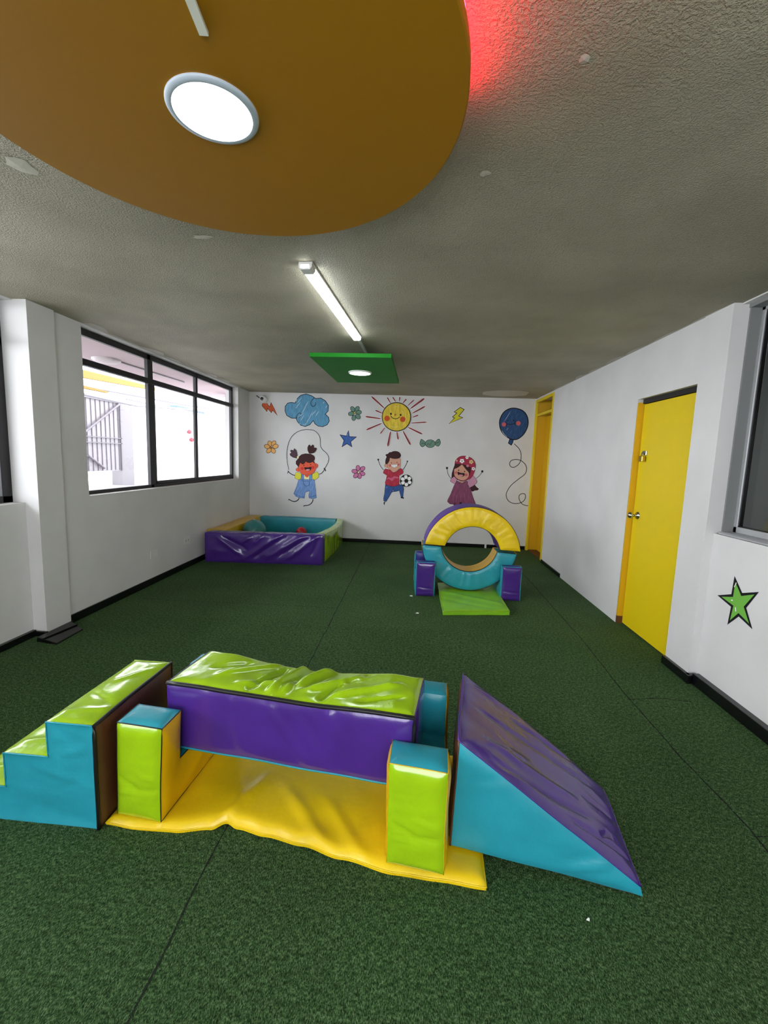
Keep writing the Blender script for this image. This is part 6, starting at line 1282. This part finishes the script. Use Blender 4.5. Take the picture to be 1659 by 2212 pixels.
def half_ring(label, loc, tilt, face, outer, inner, R, r, cut, depth, up, line, lr, seed):
    """ring piece in local XZ, centre at origin, kept where z > cut (up) or z < -cut"""
    t = thing('soft_arch', label, 'soft play arch', loc); t.rotation_euler = (0, tilt, 0)
    sg = 1 if up else -1
    a0, a1 = math.asin(cut / R), PI - math.asin(cut / R); b0, b1 = math.asin(cut / r), PI - math.asin(cut / r)
    N = 40
    oA = [(R * math.cos(lerp(a0, a1, k / N)), sg * R * math.sin(lerp(a0, a1, k / N))) for k in range(N + 1)]
    iA = [(r * math.cos(lerp(b0, b1, k / N)), sg * r * math.sin(lerp(b0, b1, k / N))) for k in range(N + 1)]
    d2 = depth / 2
    def face_fn(y): return lambda s, q: Vector((lerp(oA[0][0], 0, 0), 0, 0))
    def ringpt(s, q, y):
        k = s * N; i = min(N - 1, int(k)); fr = k - i
        o = (lerp(oA[i][0], oA[i + 1][0], fr), lerp(oA[i][1], oA[i + 1][1], fr)); n_ = (lerp(iA[i][0], iA[i + 1][0], fr), lerp(iA[i][1], iA[i + 1][1], fr))
        return Vector((lerp(o[0], n_[0], q), y, lerp(o[1], n_[1], q)))
    wr = combine(crinkle(0.0055, 14, 2.5, seed), crinkle(0.003, 7, 5, seed + 3, 0.2))
    arc = PI * (R + r) / 2 * 0.9
    grid_panel('front_face', lambda s, q: ringpt(s, q, -d2), 90, 14, arc, R - r, M[face], t, bulge=0.011, wr=wr, rad=0.018, flip=not up)
    grid_panel('back_face', lambda s, q: ringpt(s, q, d2), 40, 6, arc, R - r, M[face], t, bulge=0.010, flip=up)
    grid_panel('outer_band', lambda s, q: ringpt(s, 0, lerp(-d2, d2, q)), 60, 10, arc, depth, M[outer], t, bulge=0.006, wr=crinkle(0.0015, 6, 6, seed), flip=up)
    grid_panel('inner_band', lambda s, q: ringpt(s, 1, lerp(-d2, d2, q)), 50, 10, arc * .7, depth, M[inner], t, bulge=0.005, wr=crinkle(0.0015, 9, 4, seed), flip=not up)
    for s_ in (0, 1):
        grid_panel('end_face', lambda u, q: ringpt(s_, u, lerp(-d2, d2, q)), 8, 10, R - r, depth, M[face], t, bulge=0.003, flip=(s_ == 0) != up)
    fr_ = [(x, -d2, z) for x, z in oA]; fi = [(x, -d2, z) for x, z in iA]
    piping('piping', [['loop'] + fr_ + fi[::-1]], lr, M[line], t)
    piping('piping', [['loop'] + [(x, d2, z) for x, z in oA] + [(x, d2, z) for x, z in iA][::-1], [(oA[0][0], -d2, oA[0][1]), (oA[0][0], d2, oA[0][1])], [(oA[-1][0], -d2, oA[-1][1]), (oA[-1][0], d2, oA[-1][1])]], lr, M[outer], t)
    return t
half_ring('yellow half ring with purple outside, standing on top as the upper half of the arch', (0.672, 4.825, 0.452), math.radians(1.9), 'yellow', 'purple_satin', 'purple_satin', 0.512, 0.303, 0.074, 0.38, True, 'black', 0.003, 3)
half_ring('turquoise half ring with amber inside, hanging between two purple blocks as the lower half', (0.645, 4.76, 0.566), math.radians(3.2), 'cyan', 'amber', 'amber', 0.508, 0.303, 0.058, 0.24, False, 'black', 0.0045, 9)

# ------------------------------------------------------------------ ball pit of four padded walls
pit = thing('ball_pit', 'square padded ball pit with purple, green, turquoise and amber walls in the back left corner', 'ball pit', (-2.695, 5.52, 0))
Wp, Lp, Hp, Tp = 1.548, 1.76, 0.392, 0.165
yy = lambda x: 0.069 * x   # front wall runs slightly away from the room's axis
def wall_cushion(pname, o0, ox, i0, ix, top, outm, inm, wr=None, bow=0.0, bowdir=(0, 0), wr_top=None, ends=True):
    """o0->ox outer foot line, i0->ix inner foot line; bowed along the middle"""
    root = bpy.data.objects.new(pname, None); COL.objects.link(root); root.parent = pit
    def P(s, q, z):
        a = Vector((*o0, 0)).lerp(Vector((*ox, 0)), s); b_ = Vector((*i0, 0)).lerp(Vector((*ix, 0)), s); p = a.lerp(b_, q)
        k = bow * math.sin(PI * s) * (0.4 + 0.6 * z / Hp); p.x += bowdir[0] * k; p.y += bowdir[1] * k; p.z = z
        return p
    LL = (Vector(ox) - Vector(o0)).length; TT = (Vector(i0) - Vector(o0)).length
    n_ = round(LL / 0.018)
    o1 = grid_panel('outer_cover', lambda s, q: P(s, 0, q * Hp), n_, 24, LL, Hp, M[outm], root, bulge=0.008, wr=wr)
    o2 = grid_panel('top_cover', lambda s, q: P(s, q, Hp), n_, 10, LL, TT, M[top], root, bulge=0.010, wr=wr_top)
    o3 = grid_panel('inner_cover', lambda s, q: P(1 - s, 1, q * Hp), n_, 16, LL, Hp, M[inm], root, bulge=0.006, wr=crinkle(0.004, 5, 4, 3))
    o4 = grid_panel('end_cover', lambda s, q: P(0, 1 - s, q * Hp), 8, 12, TT, Hp, M[outm], root, bulge=0.004)
    o5 = grid_panel('end_cover', lambda s, q: P(1, s, q * Hp), 8, 12, TT, Hp, M[outm], root, bulge=0.004)
    pp = [P(k / 20, 0, Hp) for k in range(21)]
    piping('piping', [[P(0, 0, 0)] + pp + [P(1, 0, 0)]], 0.0035, M[top], root)
    return root
pf = combine(crinkle(0.004, 3.5, 5, 14, 0.4), folds([(0.15, 0.36, 0.45, 0.12, 0.03, 0.012), (0.22, 0.34, 0.52, 0.20, 0.022, -0.010), (0.95, 0.36, 0.55, 0.08, 0.026, 0.012), (1.05, 0.37, 0.68, 0.10, 0.020, -0.010),
     (1.25, 0.36, 0.85, 0.10, 0.024, 0.011), (1.42, 0.34, 1.10, 0.08, 0.022, 0.010), (1.35, 0.35, 1.0, 0.12, 0.018, -0.009), (0.6, 0.35, 0.5, 0.28, 0.015, 0.010), (0.75, 0.36, 0.66, 0.27, 0.015, 0.010), (1.5, 0.36, 1.42, 0.15, 0.02, -0.008)]))
wall_cushion('front_wall', (0, 0), (Wp, yy(Wp)), (0, Tp), (Wp, yy(Wp) + Tp), 'purple', 'purple', 'purple', combine(pf, pf), 0.01, (0, 0.6), combine(crinkle(0.006, 14, 5, 6), crinkle(0.003, 30, 8, 4)))
wall_cushion('right_wall', (Wp, yy(Wp) + Tp + 0.004), (Wp, Lp), (Wp - Tp + 0.04, yy(Wp) + Tp + 0.004), (Wp - 0.09, Lp), 'lime', 'lime', 'lime', crinkle(0.006, 8, 4, 8, 0.5), 0.07, (1, 0), crinkle(0.005, 8, 5, 2))
wall_cushion('back_wall', (Wp - 0.10, Lp + 0.03), (0.16, Lp + 0.03), (Wp - 0.10, Lp - 0.12), (0.16, Lp - 0.12), 'cyan', 'cyan', 'cyan', None, 0.01, (0, 1), crinkle(0.004, 9, 4, 2))
wall_cushion('left_wall', (-0.06, Lp), (-0.06, Tp + 0.03), (0.155, Lp), (0.175, Tp + 0.03), 'amber', 'amber', 'amber', None, 0.0, (0, 0), crinkle(0.004, 4, 9, 3))
bs = MB(); bs.box(0.18, Wp - Tp, Tp + 0.12, Lp - 0.13, 0.001, 0.11); bs.build('base_mat', M['cyan'], pit, bevel=0.01)
def ball(label, loc, r, mat, ribs):
    t = thing('exercise_ball', label, 'ball', (loc[0], loc[1], loc[2] - r))
    mb = MB(); prof = []
    for k in range(49):
        a = -PI / 2 + PI * k / 48; rr = r * (1 + (0.006 * math.cos(a * 44) if ribs and abs(a) < 1.2 else 0))
        prof.append((max(0.0001, rr * math.cos(a)), rr * math.sin(a) + r))
    mb.lathe(prof, 48); o = mb.build('ball_skin', mat, t, True); o.rotation_euler = (0.0, 0.0, 0)
    MB().lathe([(0, 2 * r + 0.004), (r * 0.06, 2 * r + 0.003), (r * 0.07, 2 * r - 0.004)], 16).build('valve_plug', M['white_plastic'] if ribs else M['red_ball'], t, True)
    return t
ball('large teal exercise ball sitting inside the ball pit', (-2.345, 6.38, 0.285), 0.174, M['teal_ball'], True)
ball('small red ball sitting inside the ball pit', (-1.765, 6.93, 0.197), 0.087, M['red_ball'], False)

# ------------------------------------------------------------------ outside the left window
st(MB().hexa([(-4.4, -4, -0.2), (-3.08, -4, -0.2), (-3.08, 22, -0.2), (-4.4, 22, -0.2), (-4.4, -4, 0.0), (-3.08, -4, 0.0), (-3.08, 22, 0.0), (-4.4, 22, 0.0)]).build('courtyard_paving', M['concrete']))
st(MB().hexa([(-8.6, -4, -0.2), (-4.4, -4, -0.2), (-4.4, 22, -0.2), (-8.6, 22, -0.2), (-8.6, -4, 1.1), (-4.4, -4, 0.0), (-4.4, 22, 0.0), (-8.6, 22, 0.02)]).build('courtyard_ramp', M['grey_render']))
sof = MB(); sof.box(-4.42, -3.06, -4, 8.9, 2.56, 2.72); st(sof.build('soffit', M['soffit']))
st(MB().box(-3.6, -2.98, 8.27, 8.5, 0, 2.56).build('outer_column', M['soffit']))
cw = MB(); cw.box(-8.3, -8.02, 12.15, 20.99, 0, 2.86)
st(MB().box(-8.3, -8.0, 11.62, 12.149, 0, 2.8).build('courtyard_pillar', M['grey_render']))
st(cw.build('courtyard_wall', [M['wall_out']]))
st(MB().box(-14, -3.06, 21, 21.3, 0, 5).build('courtyard_end_wall', M['wall_out']))
gt = thing('metal_gate', 'white ribbed metal gate across the courtyard seen through the left window', 'gate', (-8.0, 10.6, 0.80))
g0, g1 = -2.6, 1.0
MB().box(-0.03, 0, g0, g1, 0.06, 1.9).build('gate_sheet', M['gate_metal'], gt)
mb = MB()
for k in range(21): y = g1 - 0.08 - k * 0.165; mb.box(0, 0.02, y - 0.007, y + 0.007, 0.08, 1.86) if y > g0 else None
mb.build('ribs', M['gate_line'], gt)
mb = MB(); mb.box(0.02, 0.05, g0, g1, 0.78, 0.80); mb.box(0.02, 0.05, g0, g1, 0.92, 0.94); mb.box(0.02, 0.05, g1 - 0.04, g1, 0.06, 1.9); mb.box(0.02, 0.05, g0, g1, 1.86, 1.9)
mb.build('gate_frame', M['gate_line'], gt)
mb = MB(); mb.tube([(0.06, 0.95, 1.85), (0.06, -0.45, 0.98)], 0.028, 6); mb.tube([(0.06, -0.3, 0.46), (0.06, 0.25, 0.14)], 0.028, 6); mb.build('diagonal_brace', M['gate_line'], gt)
bm2 = MB(); bm2.hexa([(-6.02, 6.6, 2.64), (-5.94, 6.6, 2.64), (-5.94, 9.9, 2.80), (-6.02, 9.9, 2.80), (-6.02, 6.6, 2.81), (-5.94, 6.6, 2.81), (-5.94, 9.9, 2.87), (-6.02, 9.9, 2.87)])
tag(bm2.build('yellow_beam', M['beam_yellow']), 'rusty yellow beam crossing above the courtyard outside the left window', 'beam')
bm2 = MB(); bm2.hexa([(-6.5, 7.4, 2.58), (-6.42, 7.4, 2.58), (-6.42, 9.0, 2.60), (-6.5, 9.0, 2.60), (-6.5, 7.4, 2.66), (-6.42, 7.4, 2.66), (-6.42, 9.0, 2.63), (-6.5, 9.0, 2.63)])
tag(bm2.build('yellow_beam', M['beam_yellow']), 'short yellow strip below the rusty yellow beam outside the left window', 'beam')
for lb, pts, r, mt in (('upper grey pipe crossing the courtyard behind the yellow beam', [(-6.9, 6.5, 2.66), (-6.9, 9, 2.72), (-6.9, 13, 2.82), (-6.9, 21.05, 3.2)], 0.022, 'pipe'),
                   ('sagging white pipe below the yellow beam outside the left window', [(-6.2, 6.5, 2.47), (-6.2, 8.4, 2.44), (-6.2, 9.6, 2.42), (-6.2, 11.5, 2.56), (-6.2, 15, 2.72), (-6.2, 21.05, 2.9)], 0.03, 'pipe_w'),
                   ('thin grey cable above the courtyard wall seen through the middle pane', [(-7.4, 11, 2.72), (-7.4, 14, 2.70), (-7.4, 21.05, 2.74)], 0.012, 'pipe')):
    tag(MB().tube(pts, r, 6).build('pipe', M[mt], smooth=True), lb, 'pipe', 'pipes over the courtyard')
bl = MB(); bl.box(-8.28, -8.05, 14.6, 16.6, 2.862, 2.98)
tag(bl.build('blue_sheet', M['sheet_blue']), 'blue sheet on a roof beyond the courtyard wall', 'sheet')
for lb, y, z in (('upper red paper lantern on the courtyard wall', 15.25, 2.13), ('lower red paper lantern on the courtyard wall', 15.4, 1.86)):
    t = thing('paper_lantern', lb, 'lantern', (-7.95, y, z)); MB().lathe([(0.02, -0.08), (0.06, -0.045), (0.075, 0), (0.06, 0.045), (0.02, 0.08)], 16).build('shade', M['lantern'], t, True)
    MB().tube([(0, 0, 0.09), (0, 0, 0.14)], 0.006, 5).build('hook', M['pipe'], t)
ol = thing('outdoor_ceiling_lamp', 'round white lamp under the soffit outside the left window', 'ceiling lamp', (-3.88, 5.42, 2.56))
MB().lathe([(0.16, 0), (0.16, -0.02), (0.12, -0.045), (0.0, -0.055)], 32).build('lamp_shade', M['grey_lamp'], ol, True)
MB().tube([(0.1, 0.1, -0.012), (0.15, 1.6, -0.012)], 0.01, 6).build('conduit', M['pipe_w'], ol)
